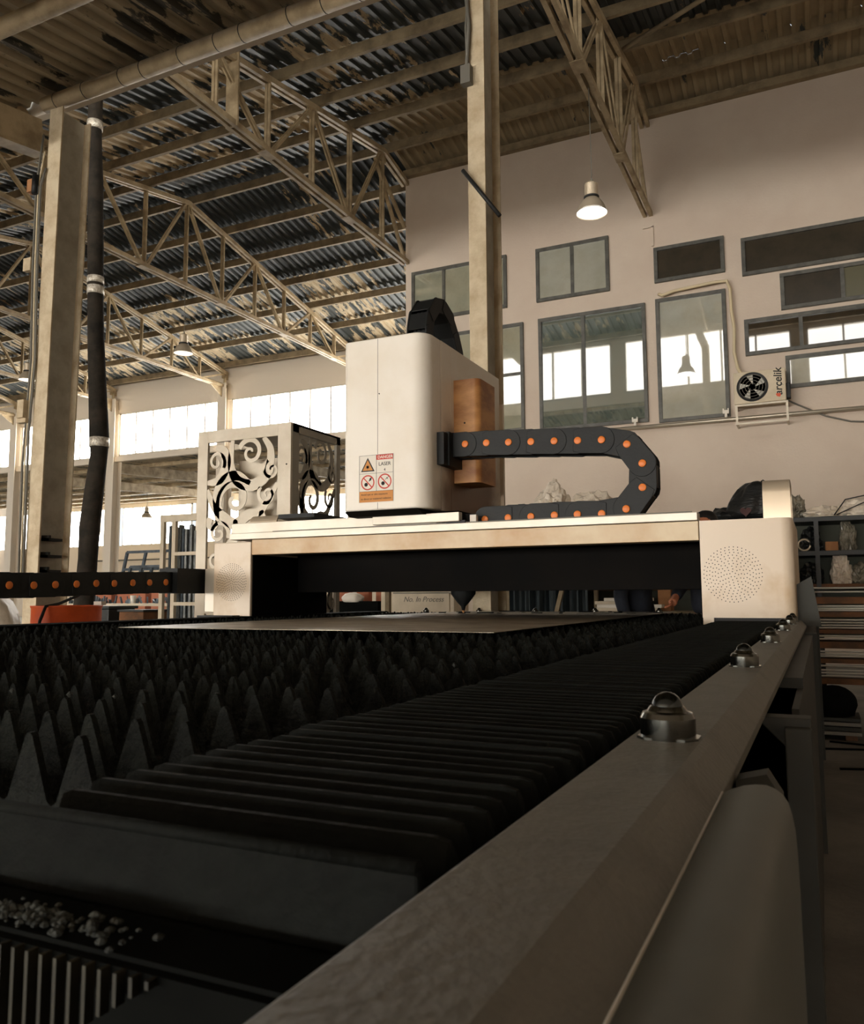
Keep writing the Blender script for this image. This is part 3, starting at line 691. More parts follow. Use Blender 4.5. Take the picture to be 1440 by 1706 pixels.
# upright hooped bracket on the right end box, low one on the left
def hoop(x0, x1, y0, y1, z0, z1, r, t):
    o, i = [], []
    for k in range(0, 13):
        a = math.pi/2*min(k, 12)/12
    pts = [(y0, z0)]+[(y0+r-r*math.cos(a*math.pi/12), z1-r+r*math.sin(a*math.pi/12)) for a in range(0, 7)]+[(y1-r+r*math.sin(a*math.pi/12), z1-r+r*math.cos(a*math.pi/12)) for a in range(0, 7)]+[(y1, z0)]
    inn = [(y0+t, z0)]+[(y0+r-(r-t)*math.cos(a*math.pi/12), z1-r+(r-t)*math.sin(a*math.pi/12)) for a in range(0, 7)]+[(y1-r+(r-t)*math.sin(a*math.pi/12), z1-r+(r-t)*math.cos(a*math.pi/12)) for a in range(0, 7)]+[(y1-t, z0)]
    return MB().prism(pts+inn[::-1], 'x', x0, x1)
part('hoop_bracket', hoop(-0.253, -0.122, GY+0.03, GY+0.34, 0.386, 0.592, 0.07, 0.012), m_lampmetal, ga, smooth=0.6, label='upright silvery hoop bracket')
part('hoop_bracket', hoop(-3.80, -3.56, GY+0.40, GY+0.85, 0.40, 0.60, 0.06, 0.012), m_lampmetal, ga, label='low hoop bracket')
part('cable_boot', MB().prism([(GY+0.42, 0.60), (GY+0.85, 0.60), (GY+1.0, 0.47), (GY+0.95, 0.44), (GY+0.8, 0.55), (GY+0.42, 0.57)], 'x', -3.56, -3.25), m_black, ga)

# ================================================================== LASER HEAD
hd = thing('laser_head', 'tall cream laser head cover with warning label', 'machine head', (-2.4, 4.9, 0.5))
hx0, hx1, hy0, hy1, hz0, hz1 = -2.66, -2.086, 4.35, 5.60, 0.525, 1.598
def rounded_prism(x0, x1, y0, y1, r):
    pts = [(x0, y1), (x0, y0+0.02), (x0+0.02, y0)]
    for k in range(0, 9):
        t = k/8*math.pi/2; pts.append((x1-r+r*math.sin(t), y0+r-r*math.cos(t)))
    return pts+[(x1, y1)]
part('front_cover', MB().prism([(x, z) for x, z in rounded_prism(hx0, hx1, hy0, 4.565, 0.10)], 'z', hz0, hz1), m_cream, hd, bevel=0.008, seg=2, smooth=0.5, label='cream front cover with a rounded right corner')
part('seam', MB().box(-2.4165, -2.4145, hy0-0.0008, hy0+0.01, hz0+0.004, hz1-0.006), m_ink, hd)
part('side_panel', MB().box(hx0, hx1, 4.568, 4.715, hz0, hz1), m_cream, hd, bevel=0.002)
part('rear_panel', MB().box(hx0, hx1, 4.718, hy1, hz0, hz1), m_cream, hd, bevel=0.002)
part('underside', MB().prism([(4.352, hz0-0.002), (4.42, hz0-0.03), (5.5, hz0-0.03), (5.58, hz0-0.002)], 'x', hx0+0.005, hx1-0.06), m_nearblack, hd)
part('screw', MB().lathe([(0.004, 0), (0.004, 0.003)], (-2.405, hy0, 1.243), 8, 'y'), m_ink, hd)
# brown cover box on the side
bx = part('side_cover_box', MB().prism([(-2.086, 4.762), (-1.955, 4.762)]+[(-1.955+0.045*math.sin(t*math.pi/12), 4.807-0.045*math.cos(t*math.pi/12)) for t in range(1, 7)]+[(-1.91, 5.04), (-2.086, 5.04)], 'z', 0.715, 1.385), m_brown, hd, smooth=0.5, label='scorched orange-brown side box')
part('rear_plate', MB().box(-2.10, -2.06, 5.60, 5.62, 0.50, 1.405), m_gantry2, hd)
for (x, y, z) in ((-2.01, 4.76, 1.10),): part('screw', MB().lathe([(0.006, 0), (0.006, 0.003)], (x, y, z), 8, 'y'), m_ink, hd)
part('chain_anchor', MB().box(-2.086, -2.04, 4.50, 4.60, 0.80, 1.0).box(-2.13, -2.03, 4.56, 4.80, 0.80, 1.01), m_black, hd)
part('carriage', MB().box(-2.56, -2.0, 4.62, 5.5, 0.42, hz0), m_nearblack, hd)
part('cutting_nozzle', MB().lathe([(0.0, -0.115), (0.010, -0.112), (0.016, -0.085), (0.040, -0.060), (0.085, 0.0), (0.088, 0.06), (0.088, 0.30), (0.0, 0.30)], (-2.24, 5.25, 0.015), 20), m_black, hd, label='black cone nozzle pointing at the sheet')
part('nozzle_tip', MB().lathe([(0.0, -0.129), (0.005, -0.128), (0.011, -0.112), (0, -0.11)], (-2.24, 5.25, 0.015), 12), m_brown, hd)
# warning label (flat print on the cover)
ly = hy0-0.0012
lab = part('warning_label', MB().box(-2.547, -2.304, ly, hy0+0.001, 0.570, 0.866), m_paper, hd, label='white warning label with red DANGER band')
def lpart(nm, mb, m): return part(nm, mb, m, lab)
L0, L1, LM = -2.543, -2.308, -2.424
lpart('red_band', MB().box(LM, L1, ly-0.001, ly, 0.832, 0.862), m_red)
lpart('orange_band', MB().box(L0, L1, ly-0.001, ly, 0.574, 0.640), m_labor)
g = MB()
for a in ((L0, L1, 0.862, 0.8635), (L0, L1, 0.640, 0.6415), (L0, L1, 0.750, 0.7515)): g.box(a[0], a[1], ly-0.0012, ly, a[2], a[3])
for x in (L0, LM, L1): g.box(x-0.0008, x+0.0008, ly-0.0012, ly, 0.574, 0.8635) if x != LM else g.box(x-0.0008, x+0.0008, ly-0.0012, ly, 0.640, 0.8635)
lpart('grid_lines', g, m_ink)
cx, cz = -2.484, 0.797
lpart('triangle', MB().prism([(cx-0.048, cz-0.034), (cx+0.048, cz-0.034), (cx, cz+0.052)], 'y', ly-0.001, ly), m_ink)
lpart('triangle_fill', MB().prism([(cx-0.036, cz-0.027), (cx+0.036, cz-0.027), (cx, cz+0.038)], 'y', ly-0.0016, ly), m_labor)
st = MB()
for k in range(12):
    t = k*math.pi/6; r = 0.017 if k % 2 else 0.013
    st.prism([(cx+0.003*math.cos(t+1.57), cz-0.006+0.003*math.sin(t+1.57)), (cx+r*math.cos(t), cz-0.006+r*math.sin(t)), (cx-0.003*math.cos(t+1.57), cz-0.006-0.003*math.sin(t+1.57))], 'y', ly-0.002, ly)
st.lathe([(0.007, 0), (0.007, 0.002)], (cx, ly, cz-0.006), 12, 'y'); lpart('star_sign', st, m_ink)
for (px, pz, kk) in ((-2.484, 0.695, 0), (-2.366, 0.697, 1)):
    ring = MB(); n = 28; R0, R1 = 0.047, 0.039
    vo = [(px+R0*math.cos(t*2*math.pi/n), ly-0.001, pz+R0*math.sin(t*2*math.pi/n)) for t in range(n)]; vi = [(px+R1*math.cos(t*2*math.pi/n), ly-0.001, pz+R1*math.sin(t*2*math.pi/n)) for t in range(n)]
    ring.add(vo+vi, [(i, (i+1) % n, n+(i+1) % n, n+i) for i in range(n)])
    ring.bar((px-0.030, ly-0.0012, pz+0.031), (px+0.030, ly-0.0012, pz-0.031), 0.007, 0.0004, up=(0, 1, 0)); lpart('prohibition_ring', ring, m_red)
    ic = MB().lathe([(0.012, 0), (0.012, 0.0012)], (px-0.012, ly, pz-0.012), 12, 'y')
    if kk == 0: ic.prism([(px+0.006, pz+0.006), (px+0.024, pz+0.014), (px+0.028, pz+0.034), (px+0.014, pz+0.026)], 'y', ly-0.0012, ly)
    else:
        ic.bar((px+0.004, ly-0.0006, pz+0.010), (px+0.030, ly-0.0006, pz+0.030), 0.003, 0.001, up=(0, 1, 0)); ic.bar((px+0.012, ly-0.0006, pz+0.024), (px+0.022, ly-0.0006, pz+0.012), 0.003, 0.001, up=(0, 1, 0))
    lpart('pictogram', ic, m_ink)
text('lettering', 'DANGER', 0.026, (-2.362, ly-0.0012, 0.8465), FACE, m_paper, lab, bold=0.0004)
text('lettering', 'LASER', 0.031, (-2.366, ly-0.0012, 0.804), FACE, m_ink, lab)
text('lettering', '4', 0.024, (-2.366, ly-0.0012, 0.768), FACE, m_ink, lab)
text('lettering', 'Avoid eye or skin exposure', 0.0165, (L0+0.012, ly-0.0012, 0.621), FACE, m_ink, lab, align='LEFT')
text('lettering', 'to direct or scattered radiation', 0.0165, (L0+0.012, ly-0.0012, 0.594), FACE, m_ink, lab, align='LEFT')

# ================================================================== DRAG CHAINS
def chain(name, label, pts, width, yc, hgt, plane, loc, pins=True, capmat=None):
    """pts: link joints in (a, z); plane 'y' = chain lies in a plane of constant y; 'x' likewise"""
    t = thing(name, label, 'cable chain', loc, 'black cable drag chains with orange pins' if pins else None)
    n = len(pts)
    for i in range(n-1):
        (a0, z0), (a1, z1) = pts[i], pts[i+1]; dx, dz = a1-a0, z1-z0; l = math.hypot(dx, dz); ux, uz = dx/l, dz/l; nx, nz = -uz, ux
        R = hgt/2; poly = []
        for k in range(0, 9):     # rounded nose towards joint i+1, square tail
            th = -math.pi/2+k*math.pi/8; c_, s_ = math.cos(th)*R*0.95, math.sin(th)*R
            poly.append((a1+ux*c_+nx*s_, z1+uz*c_+nz*s_))
        poly += [(a0+ux*R*0.25+nx*R*0.96, z0+uz*R*0.25+nz*R*0.96), (a0-ux*R*0.35+nx*R*0.80, z0-uz*R*0.35+nz*R*0.80), (a0-ux*R*0.35-nx*R*0.80, z0-uz*R*0.35-nz*R*0.80), (a0+ux*R*0.25-nx*R*0.96, z0+uz*R*0.25-nz*R*0.96)]
        s = 0.004*(i % 2)
        mb = MB().prism(poly, plane, yc-width/2-s, yc-width/2+0.012-s).prism(poly, plane, yc+width/2-0.012-s, yc+width/2-s)
        q = [(a0+ux*l*0.03+nx*R*0.9, z0+uz*l*0.03+nz*R*0.9), (a0+ux*l*0.97+nx*R*0.9, z0+uz*l*0.97+nz*R*0.9), (a0+ux*l*0.97+nx*R*0.78, z0+uz*l*0.97+nz*R*0.78), (a0+ux*l*0.03+nx*R*0.78, z0+uz*l*0.03+nz*R*0.78)]
        q2 = [(a0+ux*l*0.03-nx*R*0.9, z0+uz*l*0.03-nz*R*0.9), (a0+ux*l*0.97-nx*R*0.9, z0+uz*l*0.97-nz*R*0.9), (a0+ux*l*0.97-nx*R*0.78, z0+uz*l*0.97-nz*R*0.78), (a0+ux*l*0.03-nx*R*0.78, z0+uz*l*0.03-nz*R*0.78)]
        mb.prism(q, plane, yc-width/2+0.005, yc+width/2-0.005).prism(q2, plane, yc-width/2+0.005, yc+width/2-0.005)
        if not pins:
            pass
        lk = part('link', mb, m_black, t, bevel=0.002, seg=1)
        if pins:
            # the face that shows looks towards -y, or towards +x
            rr = 0.0215
            if plane == 'y': pm_ = MB().lathe([(rr, 0), (rr, 0.004), (rr*0.85, 0.006)], (a1, yc-width/2-s-0.002, z1), 18, 'y')
            else: pm_ = MB().lathe([(rr, 0), (rr, 0.004), (rr*0.85, 0.006)], (yc+width/2+0.001, a1, z1), 18, 'x')
            part('pin', pm_, m_orange, lk, label='orange round pin')
    cab = MB()
    mid = [(pts[i][0], pts[i][1]) for i in range(n)]
    for off in (-width*0.2, 0.0, width*0.22):
        P3 = [((a, yc+off, z) if plane == 'y' else (yc+off, a, z)) for a, z in mid]
        cab.tube(P3, min(hgt*0.2, 0.02), 7)
    part('cable', cab, m_black2, t)
    return t
cy = 4.62+0.06
cpts = [(-2.16, 0.940), (-2.092, 0.939), (-1.946, 0.934), (-1.807, 0.930), (-1.663, 0.921), (-1.523, 0.913), (-1.379, 0.904), (-1.239, 0.895), (-1.099, 0.887), (-0.956, 0.850), (-0.873, 0.734), (-0.877, 0.599), (-0.970, 0.482), (-1.110, 0.462), (-1.250, 0.465), (-1.388, 0.467), (-1.53, 0.465), (-1.674, 0.465), (-1.821, 0.462)]
chain('drag_chain', 'black U-shaped cable chain with orange pins looping right of the laser head', cpts, 0.12, cy, 0.156, 'y', (-1.5, cy, 0.4))
part('end_bracket', MB().box(-1.95, -1.86, cy-0.06, cy+0.06, 0.40, 0.50), m_black, bpy.data.objects['drag_chain'])
lp = [(2.55, 0.064), (2.70, 0.068), (2.88, 0.072), (3.056, 0.073), (3.21, 0.074), (3.353, 0.079), (3.501, 0.084), (3.647, 0.090), (3.788, 0.091), (3.94, 0.097), (4.085, 0.100), (4.233, 0.104), (4.376, 0.106), (4.519, 0.108), (4.62, 0.11)]
lch = chain('drag_chain', 'straight black cable chain with orange pins running in from the left border', lp, 0.10, -4.02, 0.142, 'x', (-4.02, 3.6, 0.0))
part('mounting_plate', MB().box(-4.09, -3.93, 4.30, 4.64, 0.03, 0.185).box(-4.09, -3.93, 4.30, 4.64, 0.185, 0.20), m_black, lch)
loop = []
for k in range(11):
    a = math.pi*k/10; loop.append((4.76-0.205*math.cos(a)+(0.10 if k > 8 else 0)*0, 1.60+0.30*math.sin(a)**0.8 if 0 < k < 10 else 1.56))
loop = [(4.50, 1.50), (4.505, 1.64), (4.54, 1.76), (4.62, 1.85), (4.73, 1.875), (4.84, 1.83), (4.92, 1.74), (4.985, 1.63), (5.03, 1.50)]
chain('drag_chain', 'black cable chain arching out of the top of the laser head', loop, 0.14, -2.20, 0.10, 'x', (-2.2, 4.75, 1.5), pins=False)

# ================================================================== PENDANT LAMPS
def lamp(x, y, zrim, ztop, sc, label, glowm):
    t = thing('pendant_lamp', label, 'lamp', (x, y, zrim), 'bell-shaped hall lamps')
    s = sc
    part('reflector', MB().lathe([(0.235*s, 0.0), (0.238*s, 0.012*s), (0.225*s, 0.02*s), (0.215*s, 0.06*s), (0.19*s, 0.13*s), (0.15*s, 0.19*s), (0.115*s, 0.225*s), (0.10*s, 0.24*s), (0.10*s, 0.236*s), (0.145*s, 0.186*s), (0.21*s, 0.06*s), (0.232*s, 0.0)], (x, y, zrim), 32, caps=False), m_lampmetal, t)
    part('collar', MB().lathe([(0.10*s, 0.238*s), (0.118*s, 0.245*s), (0.118*s, 0.268*s), (0.10*s, 0.275*s)], (x, y, zrim), 24), m_dark, t)
    pr = []
    for k in range(9): pr += [(0.098*s, (0.275+k*0.022)*s), (0.104*s, (0.283+k*0.022)*s), (0.098*s, (0.291+k*0.022)*s)]
    part('ballast_housing', MB().lathe([(0.0, 0.27*s)]+pr+[(0.095*s, 0.48*s), (0.06*s, 0.50*s), (0.03*s, 0.505*s), (0.0, 0.51*s)], (x, y, zrim), 24), m_lampmetal, t)
    part('diffuser', MB().lathe([(0.0, 0.008), (0.225*s, 0.012), (0.225*s, 0.018), (0, 0.018)], (x, y, zrim), 32), glowm, t)
    part('hanging_wire', MB().tube([(x, y, zrim+0.505*s), (x+0.012, y, zrim+0.62*s), (x, y, ztop)], 0.006, 6).tube([(x, y, zrim+0.50*s), (x+0.02, y, zrim+0.53*s), (x, y, zrim+0.56*s)], 0.012, 6), m_cable, t)
    return t
lamp(-2.52, 10.38, 5.05, 6.82, 0.86, 'bell lamp hanging in front of the plaster wall', m_lampglow)
lamp(-12.4, 13.57, 5.32, 6.82, 0.88, 'dim bell lamp hanging from the truss right of the black duct', m_lampglow2)
lamp(-17.35, 13.6, 5.32, 6.82, 0.88, 'dim bell lamp left of the grey column', m_lampglow2)
lamp(-27.0, 27.5, 3.55, 4.70, 0.95, 'small far lamp low behind the grey column, in front of the low windows', m_lampglow2)

# ================================================================== DUCT
du = thing('hanging_duct', 'black flexible duct hanging beside the grey column with foil tape bands', 'duct', (-8.25, 7.6, -1.1))
DY = 7.6
dp = [(-8.60, 7.4), (-8.60, 6.2), (-8.545, 5.5), (-8.50, 4.6), (-8.475, 4.05), (-8.435, 3.4), (-8.37, 2.7), (-8.31, 2.05), (-8.30, 1.85), (-8.36, 1.4), (-8.42, 0.9), (-8.43, 0.5), (-8.47, -0.15), (-8.47, -1.1)]
rr = [0.090, 0.095, 0.100, 0.103, 0.100, 0.104, 0.112, 0.122, 0.105, 0.118, 0.128, 0.118, 0.130, 0.130]
part('hose', MB().tube([(x, DY, z) for x, z in dp], rr, 18), m_duct, du)
for (z0, z1, x, r, m) in ((4.13, 4.22, -8.478, 0.108, m_foil), (3.98, 4.09, -8.472, 0.109, m_foil), (6.30, 6.42, -8.60, 0.104, m_foil), (1.93, 2.05, -8.305, 0.124, m_foil)):
    part('foil_band', MB().tube([(x, DY, z0), (x, DY, z1)], r, 18), m, du, label='silver foil tape band')

# ================================================================== LEFT CLUTTER
dm = thing('orange_drum', 'orange drum with a black hose over its rim, below the left cable chain', 'drum', (-6.46, 5.6, -1.1))
dprof = [(0.0, 0), (0.305, 0), (0.315, 0.02), (0.308, 0.05), (0.308, 0.34), (0.316, 0.36), (0.308, 0.38), (0.308, 0.68), (0.316, 0.70), (0.308, 0.72), (0.308, 1.01), (0.316, 1.022), (0.316, 1.035), (0.30, 1.035), (0.29, 0.95), (0, 0.95)]
part('shell', MB().lathe(dprof, (-6.46, 5.6, -1.1), 40), m_drum, dm)
part('hose', MB().tube([(-6.50, 5.95, 0.12), (-6.45, 5.7, 0.02), (-6.40, 5.45, -0.05), (-6.36, 5.28, -0.07), (-6.38, 5.24, -0.20), (-6.44, 5.24, -0.5)], 0.014, 8), m_black, dm)
part('white_tag', MB().box(-6.40, -6.30, 5.86, 5.92, -0.065, -0.03), m_paper, dm)
# sack at the left border
def blob(c, r, seed, flat=True, amp=0.25, freq=1.7, sub=3, crumple=0.0):
    bm = bmesh.new(); bmesh.ops.create_icosphere(bm, subdivisions=sub, radius=1.0)
    for v in bm.verts:
        p = v.co.copy(); d = noise.noise(p*freq+Vector((seed*7.1, seed*3.3, 0)))+0.5*noise.noise(p*freq*2.3+Vector((0, seed*5.7, 2)))
        q = p*(1+amp*d*0.8)
        if crumple:
            cr = abs(noise.noise(p*4.2+Vector((seed, 1.3*seed, 4))))+0.6*abs(noise.noise(p*9.0+Vector((2, seed, 0)))); q = q*(1+crumple*(0.35-cr))
            if p.z > 0.5: q.z += crumple*0.6*(p.z-0.5)
        if flat and q.z < -0.55: q.z = -0.55
        v.co = Vector((q.x*r[0]+c[0], q.y*r[1]+c[1], (q.z+0.55)*r[2]+c[2]))
    mb = MB(); mb.add([tuple(v.co) for v in bm.verts], [tuple(v.index for v in f.verts) for f in bm.faces], smooth=crumple == 0); bm.free(); return mb
sk = thing('bulk_sack', 'pale bulk sack with ropes at the left border below the chain', 'sack', (-6.45, 4.5, -1.1))
part('sack_body', blob((-6.30, 4.42, -1.1), (0.50, 0.50, 0.86), 4, amp=0.18, sub=4), m_bagw, sk)
part('rope', MB().tube([(-6.0, 4.22, -0.08), (-5.90, 4.22, -0.2), (-5.84, 4.25, -0.6), (-5.84, 4.3, -1.05)], 0.012, 6).tube([(-6.1, 4.15, -0.06), (-5.95, 4.12, -0.3), (-5.92, 4.1, -0.9)], 0.010, 6), m_cable, sk)

# scroll-work cabinet
def spiral(cx, cz, r0, turns, a0, sgn=1, n=34, rmin=0.12):
    P, W = [], []
    for i in range(n):
        f = i/(n-1); r = r0*(1-f*(1-rmin)); a = a0+sgn*turns*2*math.pi*f; P.append((cx+r*math.cos(a), cz+r*math.sin(a))); W.append(r0*(0.46-0.26*f))
    return P, W
SP = [  # cx, cz, r, turns, start angle, direction in a unit panel 0..1 x 0..1.5
    (0.13, 1.26, 0.13, 1.3, -0.6, 1), (0.62, 1.34, 0.17, 1.4, 2.8, -1), (0.40, 0.80, 0.24, 1.25, -2.6, -1), (0.86, 0.84, 0.13, 1.3, 2.4, 1),
    (0.18, 0.42, 0.15, 1.4, -0.4, 1), (0.70, 0.40, 0.15, 1.3, 2.6, -1), (0.14, 0.12, 0.13, 1.3, 0.8, -1), (0.52, 0.12, 0.13, 1.3, 2.2, 1), (0.86, 0.12, 0.11, 1.3, -2.4, -1),
    (0.92, 1.12, 0.12, 1.2, 2.0, 1)]
ARCS = [((0.0, 1.02), (0.18, 1.05), (0.27, 1.22), (0.24, 1.38), (0.12, 1.44)), ((0.36, 1.5), (0.34, 1.22), (0.44, 1.02), (0.66, 0.96), (0.86, 1.08), (0.90, 1.34), (0.80, 1.5)),
        ((0.16, 0.55), (0.14, 0.86), (0.26, 1.04), (0.44, 1.08), (0.62, 0.98)), ((0.0, 0.94), (0.10, 0.74), (0.26, 0.60), (0.42, 0.52), (0.60, 0.62), (0.78, 0.66), (1.0, 0.96)),
        ((0.42, 0.52), (0.40, 0.34), (0.30, 0.20), (0.28, 0.0)), ((0.42, 0.52), (0.56, 0.36), (0.60, 0.22), (0.72, 0.0)), ((0.78, 0.66), (0.84, 0.46), (0.98, 0.36)), ((0.0, 0.6), (0.08, 0.52), (0.16, 0.55))]
def smooth(pts, n=8):
    out = []
    P = [pts[0]]+list(pts)+[pts[-1]]
    for i in range(1, len(P)-2):
        for k in range(n):
            t = k/n; a, b, c, d = P[i-1], P[i], P[i+1], P[i+2]
            out.append(tuple(0.5*((2*b[j])+(c[j]-a[j])*t+(2*a[j]-5*b[j]+4*c[j]-d[j])*t*t+(3*b[j]-a[j]-3*c[j]+d[j])*t**3) for j in (0, 1)))
    out.append(P[-2]); return out
def scrollpanel(u0, u1, z0, z1, axis, a, b):
    """returns frame mesh and list of scroll meshes"""
    S = (u1-u0); T = (z1-z0)/1.5; out = []
    for (cx, cz, r, tn, a0, sg) in SP:
        P, W = spiral(cx, cz, r, tn, a0, sg)
        out.append(MB().ribbon([(u0+p[0]*S, z0+p[1]*T) for p in P], [w_*S*0.8 for w_ in W], axis, a, b))
    for A in ARCS:
        P = smooth(A); n = len(P)
        out.append(MB().ribbon([(u0+p[0]*S, z0+p[1]*T) for p in P], [S*(0.05+0.085*math.sin(math.pi*i/(n-1))) for i in range(n)], axis, a, b))
    out.append(MB().lathe([(0.035*S, 0), (0.035*S, abs(b-a))], (u0+0.42*S, b, z0+0.54*T) if axis == 'y' else (a, u0+0.42*S, z0+0.54*T), 14, axis))
    return out
gc = thing('scroll_cabinet', 'tall metal cabinet with cut-out scroll panels behind the left gantry end', 'cabinet', (-4.7, 6.5, -1.1))
gx0, gx1, gy, gz0, gz1 = -5.36, -4.285, 6.1, -1.1, 1.585
ux0, ux1 = -5.24, -4.43      # opening
part('front_frame', MB().box(gx0, ux0, gy, gy+0.03, gz0, gz1).box(ux1, gx1, gy, gy+0.03, gz0, gz1).box(ux0, ux1, gy, gy+0.03, 1.47, gz1).box(ux0, ux1, gy, gy+0.03, gz0, -0.90), m_grille, gc, bevel=0.003)
for mb in scrollpanel(ux0, ux1, 0.26, 1.47, 'y', gy+0.004, gy+0.010): part('scroll', mb, m_grille, gc)
for mb in scrollpanel(ux0, ux1, -0.95, 0.26, 'y', gy+0.004, gy+0.010): part('scroll', mb, m_grille, gc)
sy0, sy1 = 6.13, 6.95
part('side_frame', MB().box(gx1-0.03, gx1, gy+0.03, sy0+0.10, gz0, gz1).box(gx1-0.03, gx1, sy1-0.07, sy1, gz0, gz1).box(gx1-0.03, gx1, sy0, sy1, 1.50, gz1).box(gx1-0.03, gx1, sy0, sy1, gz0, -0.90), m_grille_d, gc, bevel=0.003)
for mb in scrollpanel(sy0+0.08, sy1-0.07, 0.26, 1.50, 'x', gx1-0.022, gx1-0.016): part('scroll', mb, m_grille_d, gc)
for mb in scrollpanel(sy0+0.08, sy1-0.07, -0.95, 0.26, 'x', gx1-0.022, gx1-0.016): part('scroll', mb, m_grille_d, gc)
part('inner_panel', MB().box(-4.96, -4.44, gy+0.12, gy+0.13, -1.05, 1.29), m_grille, gc)
for z in (1.2, 0.2): part('rivet', MB().lathe([(0.008, 0), (0.008, 0.003)], (-4.33, gy, z), 8, 'y'), m_ink, gc)
part('top_panel', MB().box(gx0, gx1, gy+0.03, sy1, gz1-0.02, gz1), m_grille, gc)

# rack of film-wrapped profiles, left of the cabinet
rk = thing('profile_rack', 'pale tall rack packed with film-wrapped metal profiles left of the scroll cabinet', 'rack', (-8.2, 8.6, -1.1))
rx0, rx1, ry = -7.87, -7.25, 8.3
for x in (rx0, rx0+0.20, rx1): part('upright', MB().box(x-0.03, x+0.03, ry, ry+0.05, -1.1, 1.02), m_board, rk)
part('header', MB().box(rx0-0.03, rx1+0.03, ry-0.01, ry+0.06, 1.00, 1.09), m_board, rk)
for z in (0.55, 0.28, -0.10, -0.40): part('crossbar', MB().box(rx0+0.2, rx1, ry-0.02, ry+0.03, z, z+0.045), m_board, rk)
rnd = random.Random(9)
for k in range(16):
    x = rx0+0.03+k*(rx1-rx0-0.03)/16; part('wrapped_profile', MB().box(x, x+0.034, ry+0.07+rnd.uniform(0, 0.06), ry+0.14+rnd.uniform(0, 0.06), -1.1, 0.97-rnd.uniform(0, 0.10)), m_plastic_film if k % 3 else m_bluegrey, rk)
# leaning blue-grey window frames
for q, (x0, x1, z1, lab_) in enumerate(((-14.0, -12.4, 1.00, 'blue-grey metal window frame leaning behind the duct, top of it above the chain'), (-13.5, -12.6, 0.66, 'smaller blue-grey frame leaning in front of the large one'))):
    t = thing('window_casement', lab_, 'frame', ((x0+x1)/2, 13.2-q*0.3, -1.1), 'leaning metal frames')
    y = 13.2-q*0.3; L_ = 0.28
    def pt(u, z): return (x0+(x1-x0)*u+0.12*(z+1.1), y+L_*(z+1.1)/2.2, z)
    for z in (z1, z1-0.38, -0.1, -1.05): part('rail', MB().bar(pt(0, z), pt(1, z), 0.05, 0.055), m_bluegrey, t)
    for u in (0, 0.34, 0.67, 1.0): part('stile', MB().bar(pt(u, -1.1), pt(u, z1), 0.055, 0.05), m_bluegrey, t)
# long frames nearer
wb = thing('work_bench', 'long bench behind the orange drum, its top crowded with small parts', 'bench', (-9.6, 9.6, -1.1))
part('bench_top', MB().box(-10.9, -8.5, 9.2, 9.9, -0.12, -0.08), m_board, wb)
for x in (-10.8, -8.6):
    for yy in (9.25, 9.85): part('leg', MB().box(x-0.03, x+0.03, yy-0.03, yy+0.03, -1.1, -0.12), m_steel_d, wb)
rnd = random.Random(12)
jk = MB()
for k in range(60):
    x, y = rnd.uniform(-10.8, -8.6), rnd.uniform(9.25, 9.85); a, b, h = rnd.uniform(0.02, 0.08), rnd.uniform(0.02, 0.08), rnd.uniform(0.02, 0.11)
    jk.bar((x, y, -0.08), (x+rnd.uniform(-0.05, 0.05), y+rnd.uniform(-0.03, 0.03), h-0.07), a*0.5, b*0.5)
part('bench_clutter', jk, m_bluegrey, kind='stuff', label='jumble of small metal offcuts heaped on the long bench', cat='offcuts')
part('cup', MB().lathe([(0.0, 0), (0.035, 0), (0.045, 0.12), (0.04, 0.12), (0.03, 0.01)], (-9.35, 9.3, -0.08), 14), m_paper, label='white cup on the long bench', cat='cup')
bx1 = thing('dark_box', 'dark grey crate right of the orange drum, larger of the two', 'crate', (-9.5, 8.85, -1.1))
part('body', MB().box(-9.9, -9.1, 8.6, 9.1, -1.1, -0.15), m_shelf, bx1, bevel=0.01)
part('lid', MB().box(-9.93, -9.07, 8.57, 9.13, -0.15, -0.11), m_shelf, bx1, bevel=0.006)
bx2 = thing('dark_box', 'smaller brown-grey crate just left of the profile rack', 'crate', (-8.7, 8.85, -1.1))
part('body', MB().box(-8.9, -8.45, 8.6, 9.05, -1.1, -0.19), m_rust, bx2, bevel=0.01)
part('lid', MB().box(-8.92, -8.43, 8.58, 9.07, -0.19, -0.16), m_shelf, bx2, bevel=0.006)
for i, x in enumerate((-13.6, -12.7, -11.8)):
    part('storage_bin', MB().box(x, x+0.75, 12.2, 12.7, -1.1, 0.10), m_pink, label=('brick-red panel box, %s of three behind the bench' % ('leftmost', 'middle', 'rightmost')[i]), cat='box', group='brick-red boxes behind the bench', bevel=0.01)
# wiring conduit on far wall
part('conduit', MB().tube([(-40, 35.7, 2.2), (-16, 35.7, 2.2)], 0.05, 6), m_cable, label='thin grey conduit along the far wall under the low windows', cat='conduit')

# ================================================================== BEHIND THE GANTRY OPENING
wbd = thing('white_cabinet', 'low cream cabinet with faint handwriting seen under the gantry', 'cabinet', (-4.3, 9.9, -1.1))
part('body', MB().box(-5.50, -4.40, 10.0, 10.5, -1.1, 0.12), m_board, wbd, bevel=0.01)
part('door', MB().box(-5.28, -4.46, 9.98, 10.0, -1.0, 0.04), m_board, wbd, bevel=0.004)
part('door_rim', MB().box(-5.30, -4.44, 9.975, 9.985, 0.04, 0.055), m_cable, wbd)
text('lettering', 'No. In Process', 0.10, (-4.84, 9.976, -0.04), FACE, m_cable, wbd, shear=0.3)
part('steel_post', MB().box(-4.84, -4.78, 8.9, 8.96, -1.1, 1.4), m_steel_d, label='thin tan post standing in front of the cream cabinet', cat='post', bevel=0.004)
tp = thing('tarp_curtain', 'dark blue-green tarpaulin hanging in folds behind the nozzle', 'tarpaulin', (-2.55, 8.25, -1.1))
